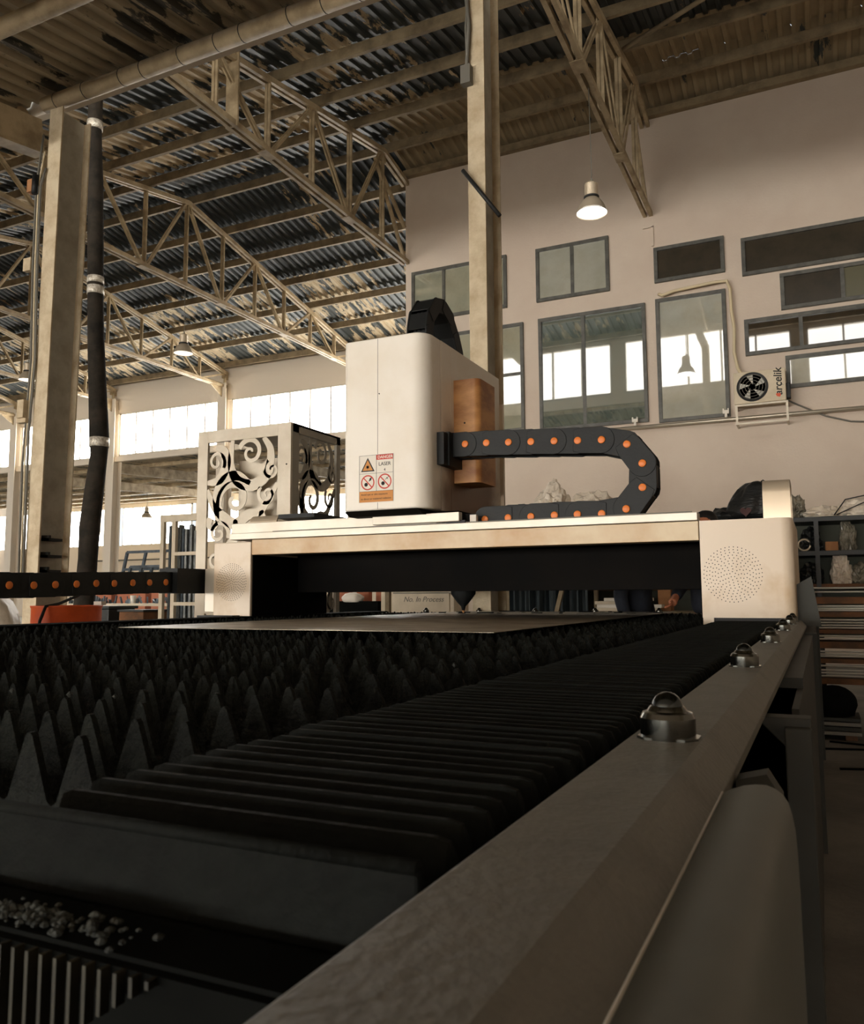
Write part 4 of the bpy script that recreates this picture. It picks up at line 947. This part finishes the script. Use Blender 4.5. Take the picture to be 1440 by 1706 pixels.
tv = []; n = 40
for k in range(n):
    x = -2.98+0.86*k/(n-1); tv.append((x, 8.22+0.05*math.sin(k*1.1)+0.03*math.sin(k*2.7)))
part('cloth', MB().prism(tv+[(a, b+0.006) for a, b in tv[::-1]], 'z', -1.0, 0.35), m_tarp, tp)
part('hanging_rod', MB().tube([(-3.02, 8.24, 0.36), (-2.08, 8.24, 0.36)], 0.02, 8), m_steel_d, tp)
for x in (-3.02, -2.08): part('stand_leg', MB().bar((x, 8.32, -1.1), (x, 8.32, 0.4), 0.04, 0.04), m_steel_d, tp)
tr = thing('tripod_strut', 'grey crossed struts behind the laser nozzle', 'strut', (-2.9, 7.9, -1.1))
part('strut', MB().bar((-3.35, 7.9, 0.3), (-2.85, 7.9, -1.1), 0.05, 0.05), m_steel_d, tr)
part('strut', MB().bar((-2.25, 7.9, 0.3), (-2.62, 7.9, -1.1), 0.04, 0.04), m_steel_d, tr)
tb = thing('parts_table', 'steel table with long pale strips stacked on it, behind the dark-clothed person', 'table', (-1.7, 8.2, -1.1))
part('table_top', MB().box(-2.0, -0.6, 7.8, 8.35, -0.20, -0.15), m_steel_d, tb)
for x in (-1.95, -0.65):
    for yy in (7.85, 8.3): part('leg', MB().box(x-0.025, x+0.025, yy-0.025, yy+0.025, -1.1, -0.2), m_steel_d, tb)
for i, (x0, x1, z, m) in enumerate(((-1.99, -1.40, -0.12, m_board), (-1.97, -1.36, -0.088, m_paper), (-1.99, -1.55, -0.056, m_board), (-1.90, -1.45, -0.024, m_paper))):
    part('metal_strip', MB().box(x0, x1, 7.90, 8.08-0.02*i, z-0.03 if i else -0.15, z), m, label='pale flat strip, %s of the pile on the steel table' % ('lowest', 'second', 'third', 'topmost')[i], cat='metal strip', group='strips on the steel table')
part('cardboard_box', MB().box(-1.43, -1.31, 8.12, 8.30, -0.15, 0.05), m_cardboard, label='small cardboard box on the steel table between the two people', cat='box', bevel=0.004)
tbl2 = thing('cut_parts_pile', 'low stack of red-brown boards and white dust seen at the left of the gantry opening', 'pile', (-6.5, 10.5, -1.1))
for i, x in enumerate((-6.45, -6.12, -5.8)): part('board', MB().box(x, x+0.2, 10.4, 10.5, -1.1, 0.16), m_pink, tbl2)
part('board', MB().box(-6.6, -5.55, 10.0, 10.1, -1.1, -0.06), m_beddark, tbl2)
part('dust_heap', blob((-5.98, 10.05, -0.075), (0.16, 0.14, 0.09), 5, amp=0.2), m_paper, tbl2)

# ================================================================== SHELVES, RODS, BAGS (right)
sh = thing('shelf_unit', 'dark green steel shelf unit against the right wall', 'shelf', (-1.2, 8.8, -1.1))
sx0, sx1, s0, s1 = -3.2, 1.6, 8.5, 9.0
for z in (0.725, 0.405, 0.095, -0.45):
    part('shelf_board', MB().box(sx0, sx1, s0, s1, z-0.045, z), m_shelf if z > 0.2 else m_rust, sh, bevel=0.003)
for x in (sx0, -1.9, -0.90, -0.02, 0.75, sx1):
    part('upright', MB().box(x-0.02, x+0.02, s0-0.005, s0+0.03, -1.1, 0.72), m_shelf, sh)
    part('upright', MB().box(x-0.02, x+0.02, s1-0.03, s1, -1.1, 0.72), m_shelf, sh)
for x in (-0.02, 0.75): part('divider', MB().box(x-0.006, x+0.006, s0+0.03, s1-0.03, 0.10, 0.68), m_shelf, sh)
part('back_panel', MB().box(sx0, sx1, s1-0.004, s1+0.004, -0.4, 0.70), M('shelf_back_paint', (84, 86, 74), rough=0.8), sh)
# stacks of bright rods on wooden spacers
rr_ = thing('rod_rack', 'rack of brown boards carrying the bundles of steel rods', 'rack', (0.5, 8.2, -1.1))
for z0, z1 in ((-0.085, -0.025), (-0.20, -0.155), (-0.345, -0.31), (-0.475, -0.415), (-0.605, -0.565), (-0.785, -0.735)):
    part('board', MB().box(-0.35, 1.9, 8.12, 8.40, z0, z1), m_rust, rr_)
for x in (-0.3, 1.85): part('upright', MB().box(x-0.03, x+0.03, 8.40, 8.46, -1.1, 0.08), m_shelf, rr_)
rows = [('topmost', (0.054, 0.020)), ('second', (-0.105, -0.125, -0.142)), ('third', (-0.225, -0.249, -0.272, -0.294)), ('fourth', (-0.365, -0.392)), ('fifth', (-0.500, -0.524, -0.543)), ('lowest', (-0.625, -0.662, -0.686, -0.712))]
pos_ = {2: ('upper', 'lower'), 3: ('upper', 'middle', 'lower'), 4: ('uppermost', 'upper middle', 'lower middle', 'lowest')}
for nm, zz in rows:
    for k, z in enumerate(zz):
        part('steel_rod', MB().tube([(-0.34+0.03*k, 8.10, z), (1.9, 8.10, z)], 0.0082, 8), m_steelrod, label='bright horizontal steel rod, %s of the %s bundle on the right rack' % (pos_[len(zz)][k], nm), cat='rod', group='bright steel rods on the right rack')
part('end_board', MB().box(-0.36, -0.345, 8.08, 8.12, -0.8, 0.08), m_shelf, rr_)
part('bundle_tarp', blob((0.04, 7.28, -0.94), (0.17, 0.20, 0.15), 2, amp=0.10), m_beddark, label='dark grey wrapped bundle on the floor below the rods', cat='bundle')
st_ = thing('plate_stack', 'stack of short metal plates beside the dark bundle on the floor', 'stack', (0.05, 7.2, -1.1))
for k in range(4): part('plate', MB().box(-0.14, 0.22, 7.05+0.02*k, 7.5, -1.06+k*0.032, -1.036+k*0.032), m_bedside if k % 2 else m_cable, st_)
for k in range(2): part('batten', MB().box(-0.14+0.25*k, -0.06+0.25*k, 7.08, 7.45, -1.1, -1.06), m_rust, st_)
for i, (a, b, ln) in enumerate((((-0.10, 6.6), (0.5, 6.75), 'long'), ((0.05, 5.9), (0.20, 5.95), 'short'), ((0.0, 6.95), (0.35, 6.85), 'middle'))):
    part('floor_offcut', MB().bar((a[0], a[1], -1.094), (b[0], b[1], -1.094), 0.02, 0.012), m_beddark, label='%s thin dark offcut lying on the concrete at right' % ln, cat='offcut', group='offcuts on the floor')
# bags
part('plastic_bag', blob((-2.63, 8.72, 0.725), (0.20, 0.16, 0.30), 11, amp=0.35, sub=4, crumple=0.38), m_bagw, label='white crumpled bag on the shelf top, tallest, inside the chain loop', cat='bag', group='bags on the shelf top')
part('plastic_bag', blob((-2.20, 8.72, 0.725), (0.30, 0.16, 0.22), 12, amp=0.35, sub=4, crumple=0.38), m_bagw, label='flatter white bag on the shelf top, right of the tallest', cat='bag', group='bags on the shelf top')
part('plastic_bag', blob((-1.86, 8.70, 0.725), (0.22, 0.16, 0.15), 13, amp=0.35, sub=4, crumple=0.38), m_bagw, label='low white bag on the shelf top nearest the bend of the chain', cat='bag', group='bags on the shelf top')
bb = thing('garbage_bag', 'big black bag with a peaked neck left of the hoop bracket', 'bag', (-0.52, 8.7, 0.725))
bgb = MB(); lv = [(0.0, 0.20), (0.03, 0.25), (0.10, 0.27), (0.19, 0.25), (0.27, 0.215), (0.335, 0.175), (0.37, 0.12), (0.375, 0.0)]; nn = 48; vv = []
for h_, r_ in lv:
    for k in range(nn):
        t_ = 2*math.pi*k/nn; f_ = 1+0.05*math.sin(7*t_+h_*9)+0.035*math.sin(13*t_-h_*14)+0.10*noise.noise(Vector((math.cos(t_)*1.5, math.sin(t_)*1.5, h_*5)))
        vv.append((-0.57+0.10*h_+r_*f_*math.cos(t_), 8.72+r_*0.8*f_*math.sin(t_), 0.725+h_+(0.02*math.sin(3*t_) if h_ > 0.2 else 0)))
bgb.add(vv, [(i_*nn+k, i_*nn+(k+1) % nn, (i_+1)*nn+(k+1) % nn, (i_+1)*nn+k) for i_ in range(len(lv)-1) for k in range(nn)]+[tuple(range(nn-1, -1, -1))], smooth=True)
part('bag_body', bgb, m_bagb, bb)
part('bag_neck', MB().lathe([(0.13, -0.07), (0.085, 0.0), (0.045, 0.05), (0.02, 0.085), (0.0, 0.10)], (-0.475, 8.70, 1.035), 7, smooth=False), m_bagb, bb)
part('bag_fold', blob((-0.86, 8.70, 0.725), (0.13, 0.13, 0.085), 23, amp=0.3, crumple=0.3), m_bagb, bb)
ht = [(0.016*math.sin(t)**3*3.2, (0.013*math.cos(t)-0.005*math.cos(2*t)-0.002*math.cos(3*t)-0.001*math.cos(4*t))*3.2) for t in [k*2*math.pi/28 for k in range(28)]]
part('heart_print', MB().prism([(-0.63+a, 0.80+b) for a, b in ht], 'y', 8.462, 8.48), M('dark_red_print', (72, 26, 22), rough=0.6), bb, label='dark red heart print')
part('plastic_bag', blob((-0.20, 8.7, 0.725), (0.09, 0.12, 0.14), 31, amp=0.4, sub=4, crumple=0.38), m_bagc, label='clear crumpled bag just right of the hoop bracket', cat='bag', group='bags on the shelf top')
part('plastic_bag', blob((0.04, 8.72, 0.725), (0.18, 0.16, 0.07), 32, amp=0.3, sub=4, crumple=0.38), m_bagw, label='flat pale bag on the shelf top between the clear bag and the netted bag', cat='bag', group='bags on the shelf top')
nb = thing('net_bag', 'pale bag tied in dark string at the right end of the shelf top', 'bag', (0.36, 8.7, 0.725))
part('bag_body', blob((0.36, 8.72, 0.725), (0.20, 0.15, 0.11), 33, amp=0.12, crumple=0.3, sub=4), m_bagw, nb)
part('string', MB().tube([(0.14, 8.58, 0.74), (0.24, 8.56, 0.88), (0.40, 8.56, 0.91), (0.55, 8.58, 0.86)], 0.006, 5).tube([(0.16, 8.55, 0.74), (0.34, 8.53, 0.82), (0.52, 8.56, 0.90)], 0.005, 5), m_dark, nb)
part('plastic_bag', blob((-0.07, 8.66, 0.405), (0.10, 0.12, 0.13), 41, amp=0.4, sub=4, crumple=0.38), m_bagb, label='shiny black bag on the middle shelf beside the divider', cat='bag', group='bags inside the shelf')
part('tape_roll', MB().lathe([(0.045, -0.03), (0.06, -0.03), (0.06, 0.03), (0.045, 0.03), (0.045, -0.03)], (-0.13, 8.56, 0.465), 20, 'y'), m_lampmetal, label='yellowish roll leaning on the shiny black bag', cat='roll')
part('cardboard_box', MB().box(0.05, 0.16, 8.55, 8.75, 0.405, 0.49), m_cardboard, label='small reddish-brown carton on the middle shelf', cat='box', bevel=0.003)
part('plastic_bag', blob((0.24, 8.68, 0.405), (0.075, 0.10, 0.17), 42, amp=0.4, sub=4, crumple=0.38), m_bagc, label='upright clear bag right of the small carton', cat='bag', group='bags inside the shelf')
part('plastic_bag', blob((-0.08, 8.66, 0.095), (0.10, 0.12, 0.12), 43, amp=0.3, sub=4, crumple=0.38), m_bagb, label='dark round bag on the lower shelf, left of the divider', cat='bag', group='bags inside the shelf')
part('plastic_bag', blob((0.17, 8.64, 0.095), (0.09, 0.10, 0.17), 44, amp=0.3, sub=4, crumple=0.38), m_bagw, label='pale peaked bag on the lower shelf', cat='bag', group='bags inside the shelf')
part('plastic_bag', blob((0.36, 8.64, 0.095), (0.10, 0.10, 0.11), 45, amp=0.45, sub=4, crumple=0.38), m_bagc, label='crumpled clear bag at the right of the lower shelf', cat='bag', group='bags inside the shelf')
part('skirt_flap', MB().prism([(-0.115, 0.05), (-0.045, 0.09), (-0.01, -0.16), (-0.115, -0.16)], 'y', GY+0.1, GY+0.14), m_bedside, ga, label='grey flap hanging outside the right end box')

# ================================================================== AC UNIT AND PIPES
ac = thing('air_conditioner', 'cream outdoor air conditioner unit on a wall bracket', 'air conditioner', (-0.76, 14.4, 3.12))
ay = 14.22
part('casing', MB().box(-1.16, -0.365, ay, 14.52, 3.125, 3.66), m_ac, ac, bevel=0.012)
fan = part('fan_guard', MB().lathe([(0.0, 0.0), (0.225, 0.0), (0.235, 0.006), (0.245, 0.008), (0.245, -0.004)], (-0.87, ay-0.001, 3.395), 36, 'y'), m_dark, ac)
fb = MB()
for r in (0.06, 0.11, 0.16, 0.205): fb.lathe([(r-0.004, 0.010), (r+0.004, 0.010), (r+0.004, 0.014), (r-0.004, 0.014), (r-0.004, 0.010)], (-0.87, ay-0.001, 3.395), 28, 'y')
part('guard_ring', fb, m_cable, fan)
bl = MB()
for k in range(5):
    t = k*2*math.pi/5; bl.prism([(-0.87+0.04*math.cos(t), 3.395+0.04*math.sin(t)), (-0.87+0.20*math.cos(t+0.25), 3.395+0.20*math.sin(t+0.25)), (-0.87+0.20*math.cos(t+0.75), 3.395+0.20*math.sin(t+0.75))], 'y', ay-0.012, ay-0.009)
part('fan_blade', bl, m_colweb, fan)
text('lettering', 'arçelik', 0.17, (-0.475, ay-0.002, 3.44), Matrix.Rotation(math.pi/2, 4, 'X') @ Matrix.Rotation(math.pi/2, 4, 'Z'), m_ink, ac, bold=0.003, shear=0.15)
lg = [(-0.505, 3.20), (-0.46, 3.185), (-0.445, 3.215), (-0.452, 3.245), (-0.475, 3.25), (-0.483, 3.235), (-0.50, 3.255), (-0.52, 3.235)]
part('logo_patch', MB().prism([(a-0.0, b) for a, b in lg], 'y', ay-0.003, ay+0.001), M('logo_orange_red', (214, 82, 44), rough=0.5), ac)
part('valve_cover', MB().box(-0.365, -0.30, 14.28, 14.42, 3.17, 3.42), m_dark, ac, bevel=0.01)
part('bracket', MB().bar((-1.15, 14.24, 3.105), (-0.37, 14.24, 3.105), 0.03, 0.03).bar((-1.15, 14.24, 2.80), (-0.37, 14.24, 2.80), 0.03, 0.03).bar((-1.13, 14.24, 3.12), (-1.13, 14.24, 2.79), 0.035, 0.035).bar((-0.36, 14.24, 3.12), (-0.36, 14.24, 2.79), 0.035, 0.035).bar((-1.13, 14.24, 3.10), (-1.13, 14.59, 3.10), 0.03, 0.03).bar((-0.36, 14.24, 3.10), (-0.36, 14.59, 3.10), 0.03, 0.03).bar((-1.13, 14.24, 2.8), (-1.13, 14.59, 2.8), 0.03, 0.03).bar((-0.36, 14.24, 2.8), (-0.36, 14.59, 2.8), 0.03, 0.03), m_pipe, ac, label='metal wall bracket')
part('coolant_hose', MB().tube([(-2.37, 14.55, 5.33), (-2.30, 14.5, 5.28), (-2.1, 14.5, 5.33), (-1.4, 14.5, 5.37), (-1.22, 14.5, 5.36), (-1.17, 14.5, 5.20), (-1.165, 14.5, 4.85), (-1.13, 14.5, 4.5), (-1.15, 14.5, 4.1), (-1.10, 14.48, 3.8), (-1.03, 14.4, 3.655)], 0.028, 8), m_whitec, label='cream hose looping round the pale window down to the air conditioner', cat='hose')
cp = thing('conduit', 'long shiny conduit along the plaster wall under the windows', 'conduit', (-1.0, 14.5, 2.94))
part('tube', MB().tube([(-4.7, 14.5, 2.955), (3.5, 14.5, 2.93)], 0.034, 10), m_pipe, cp)
for x in (-2.84, -1.32): part('white_clip', MB().box(x-0.05, x+0.05, 14.44, 14.5, 3.04, 3.10).box(x-0.02, x+0.02, 14.45, 14.49, 2.98, 3.05).box(x-0.05, x-0.03, 14.44, 14.5, 3.10, 3.13).box(x+0.03, x+0.05, 14.44, 14.5, 3.10, 3.13), m_paper, cp)
part('cable', MB().tube([(-0.36, 14.45, 3.17), (-0.2, 14.5, 3.08), (0.2, 14.52, 2.86), (0.55, 14.52, 2.74), (1.2, 14.52, 2.66)], 0.014, 6), m_cable, label='grey cable drooping to the right of the air conditioner', cat='cable')

# ================================================================== PEOPLE (mostly hidden behind the gantry)
def skin_mesh(name, chains, mats, parent, off, sub=2):
    """chains: list of lists of (point, radius); branch chains start at an index tuple"""
    me = bpy.data.meshes.new(name); V = []; E = []; R = []; roots = []
    for ch in chains:
        prev = None
        for it in ch:
            if isinstance(it, int): prev = it; continue
            V.append(Vector(it[0])+Vector((0, 0, H))-Vector(off)); R.append(it[1]); i = len(V)-1
            if prev is None: roots.append(i)
            else: E.append((prev, i))
            prev = i
    me.from_pydata(V, E, []); o = link(name, me, mats, parent)
    md = o.modifiers.new('skin', 'SKIN'); md.use_smooth_shade = True
    sv = me.skin_vertices[0].data
    for i, r in enumerate(R): sv[i].radius = (r, r) if not isinstance(r, tuple) else r
    for i in roots: sv[i].use_root = True
    s2 = o.modifiers.new('sub', 'SUBSURF'); s2.levels = sub; s2.render_levels = sub
    return o
def person(x, y, top, label, lean=0.0, face=(-0.8, -0.6), hand=None):
    """standing figure; floor at -1.1; top = z of the crown"""
    t = thing('person', label, 'person', (x, y, -1.1), 'people behind the gantry'); off = tuple(t.location)
    s = (top+1.1)/1.75; f = -1.1
    fx, fy = face; l = math.hypot(fx, fy); fx, fy = fx/l, fy/l; sx, sy = -fy, fx       # forward and left
    def P(a, b, z, fw=0.0): return (x+sx*a+fx*(b+lean*max(0, z-0.9)), y+sy*a+fy*(b+lean*max(0, z-0.9)), f+z*s)
    body = [[(P(0, 0, 0.95), 0.085), (P(0, 0, 1.12), 0.085), (P(0, 0.0, 1.30), 0.115), (P(0, 0, 1.42), 0.09), (P(0, 0.01, 1.50), 0.052), (P(0, 0.03, 1.56), 0.060), (P(0, 0.03, 1.64), 0.083), (P(0, 0.015, 1.70), 0.066)],
            [0, (P(0.08, 0, 0.86), 0.060), (P(0.10, 0.02, 0.50), 0.050), (P(0.10, 0, 0.10), 0.042), (P(0.10, 0.10, 0.05), 0.036)],
            [0, (P(-0.08, 0, 0.86), 0.060), (P(-0.10, 0.02, 0.50), 0.050), (P(-0.10, 0, 0.10), 0.042), (P(-0.10, 0.10, 0.05), 0.036)]]
    hands = []
    for sd in (1, -1):
        if hand and sd == hand[0]:
            W = Vector(hand[1]); S_ = Vector(P(0.19*sd, 0, 1.40)); hh = math.sqrt(max(0.001, 0.28**2-((S_-W).length/2)**2)); El = (S_+W)/2-Vector((fx, fy, 0.15))*hh
            wr = tuple(W); el = tuple(El); dn = (W-El).normalized()
        else:
            el = P(0.25*sd, -0.02, 1.13); wr = P(0.26*sd, 0.06, 0.87); dn = (Vector(wr)-Vector(el)).normalized()
        body.append([3, (P(0.17*sd, 0, 1.42), 0.058), (el, 0.042), (wr, 0.028), (tuple(Vector(wr)+dn*0.05), 0.036), (tuple(Vector(wr)+dn*0.085), 0.034)])
        W = Vector(wr); side = Vector((fx, fy, 0)); pal = dn.cross(side).normalized()
        for q in range(4):
            b0 = W+dn*0.075+side*((1.5-q)*0.019); ln = (0.078, 0.086, 0.080, 0.064)[q]; cu = pal*(-0.25*sd)
            hands.append([(tuple(b0), 0.0095), (tuple(b0+dn*ln*0.42), 0.009), (tuple(b0+(dn+cu).normalized()*ln*0.75), 0.0082), (tuple(b0+(dn+cu*2.2).normalized()*ln), 0.007)])
        b0 = W+dn*0.02+side*0.022
        hands.append([(tuple(b0), 0.011), (tuple(b0+(dn*0.6+side*0.8)*0.035), 0.0105), (tuple(b0+(dn*0.9+side*0.7)*0.060), 0.0085)])
    skin_mesh('body', body+hands, m_skin, t, off, 2)
    jk_ = [[(P(0, 0, 0.90), 0.150), (P(0, 0, 1.10), 0.140), (P(0, 0, 1.30), 0.150), (P(0, 0, 1.43), 0.115), (P(0, 0.01, 1.49), 0.066)]]
    for sd in (1, -1):
        b = body[3 if sd == 1 else 4]
        jk_.append([3, (b[1][0], 0.078), (b[2][0], 0.060), (tuple(Vector(b[2][0]).lerp(Vector(b[3][0]), 0.93)), 0.044)])
    skin_mesh('jacket', jk_, m_navy, t, off, 2)
    skin_mesh('trousers', [[(P(0, 0, 0.93), 0.135), (P(0.09, 0, 0.84), 0.10), (P(0.10, 0.02, 0.50), 0.078), (P(0.10, 0, 0.09), 0.062)], [0, (P(-0.09, 0, 0.84), 0.10), (P(-0.10, 0.02, 0.50), 0.078), (P(-0.10, 0, 0.09), 0.062)]], m_trouser, t, off, 2)
    for sd in (1, -1):
        skin_mesh('shoe', [[(P(0.10*sd, -0.05, 0.045), 0.045), (P(0.10*sd, 0.06, 0.045), 0.047), (P(0.10*sd, 0.16, 0.04), 0.040)]], m_shoe, t, off, 1)
    hc = P(0, -0.005, 1.675); hr = blob((hc[0], hc[1], hc[2]-0.06), (0.094, 0.094, 0.085), 3, flat=True, amp=0.10)
    part('hair', hr, m_hair, t)
    for sd in (1, -1):
        e = P(0.032*sd, 0.108, 1.635); part('eye', MB().lathe([(0, -0.010), (0.010, 0), (0, 0.010)], e, 8), m_ink, t)
        e = P(0.085*sd, 0.02, 1.62); part('ear', blob((e[0], e[1], e[2]-0.02), (0.014, 0.02, 0.034), 2, flat=False, amp=0.1, sub=2), m_skin, t)
    nzz = P(0, 0.122, 1.60); part('nose', blob((nzz[0], nzz[1], nzz[2]-0.012), (0.016, 0.018, 0.024), 1, flat=False, amp=0.05, sub=2), m_skin, t)
    mo = P(0, 0.103, 1.568); part('mouth', blob((mo[0], mo[1], mo[2]-0.005), (0.022, 0.014, 0.007), 1, flat=False, amp=0.05, sub=2), m_brown, t)
    return t
person(-1.38, 6.75, 0.60, 'person in dark clothes standing in the middle of the gantry opening', lean=0.05, face=(1.0, -0.2))
person(-0.80, 6.72, 0.665, 'person in navy jacket with one bare hand showing beside the right end box', lean=0.0, face=(-0.1, -1.0), hand=(-1, (-1.02, 6.50, -0.03)))
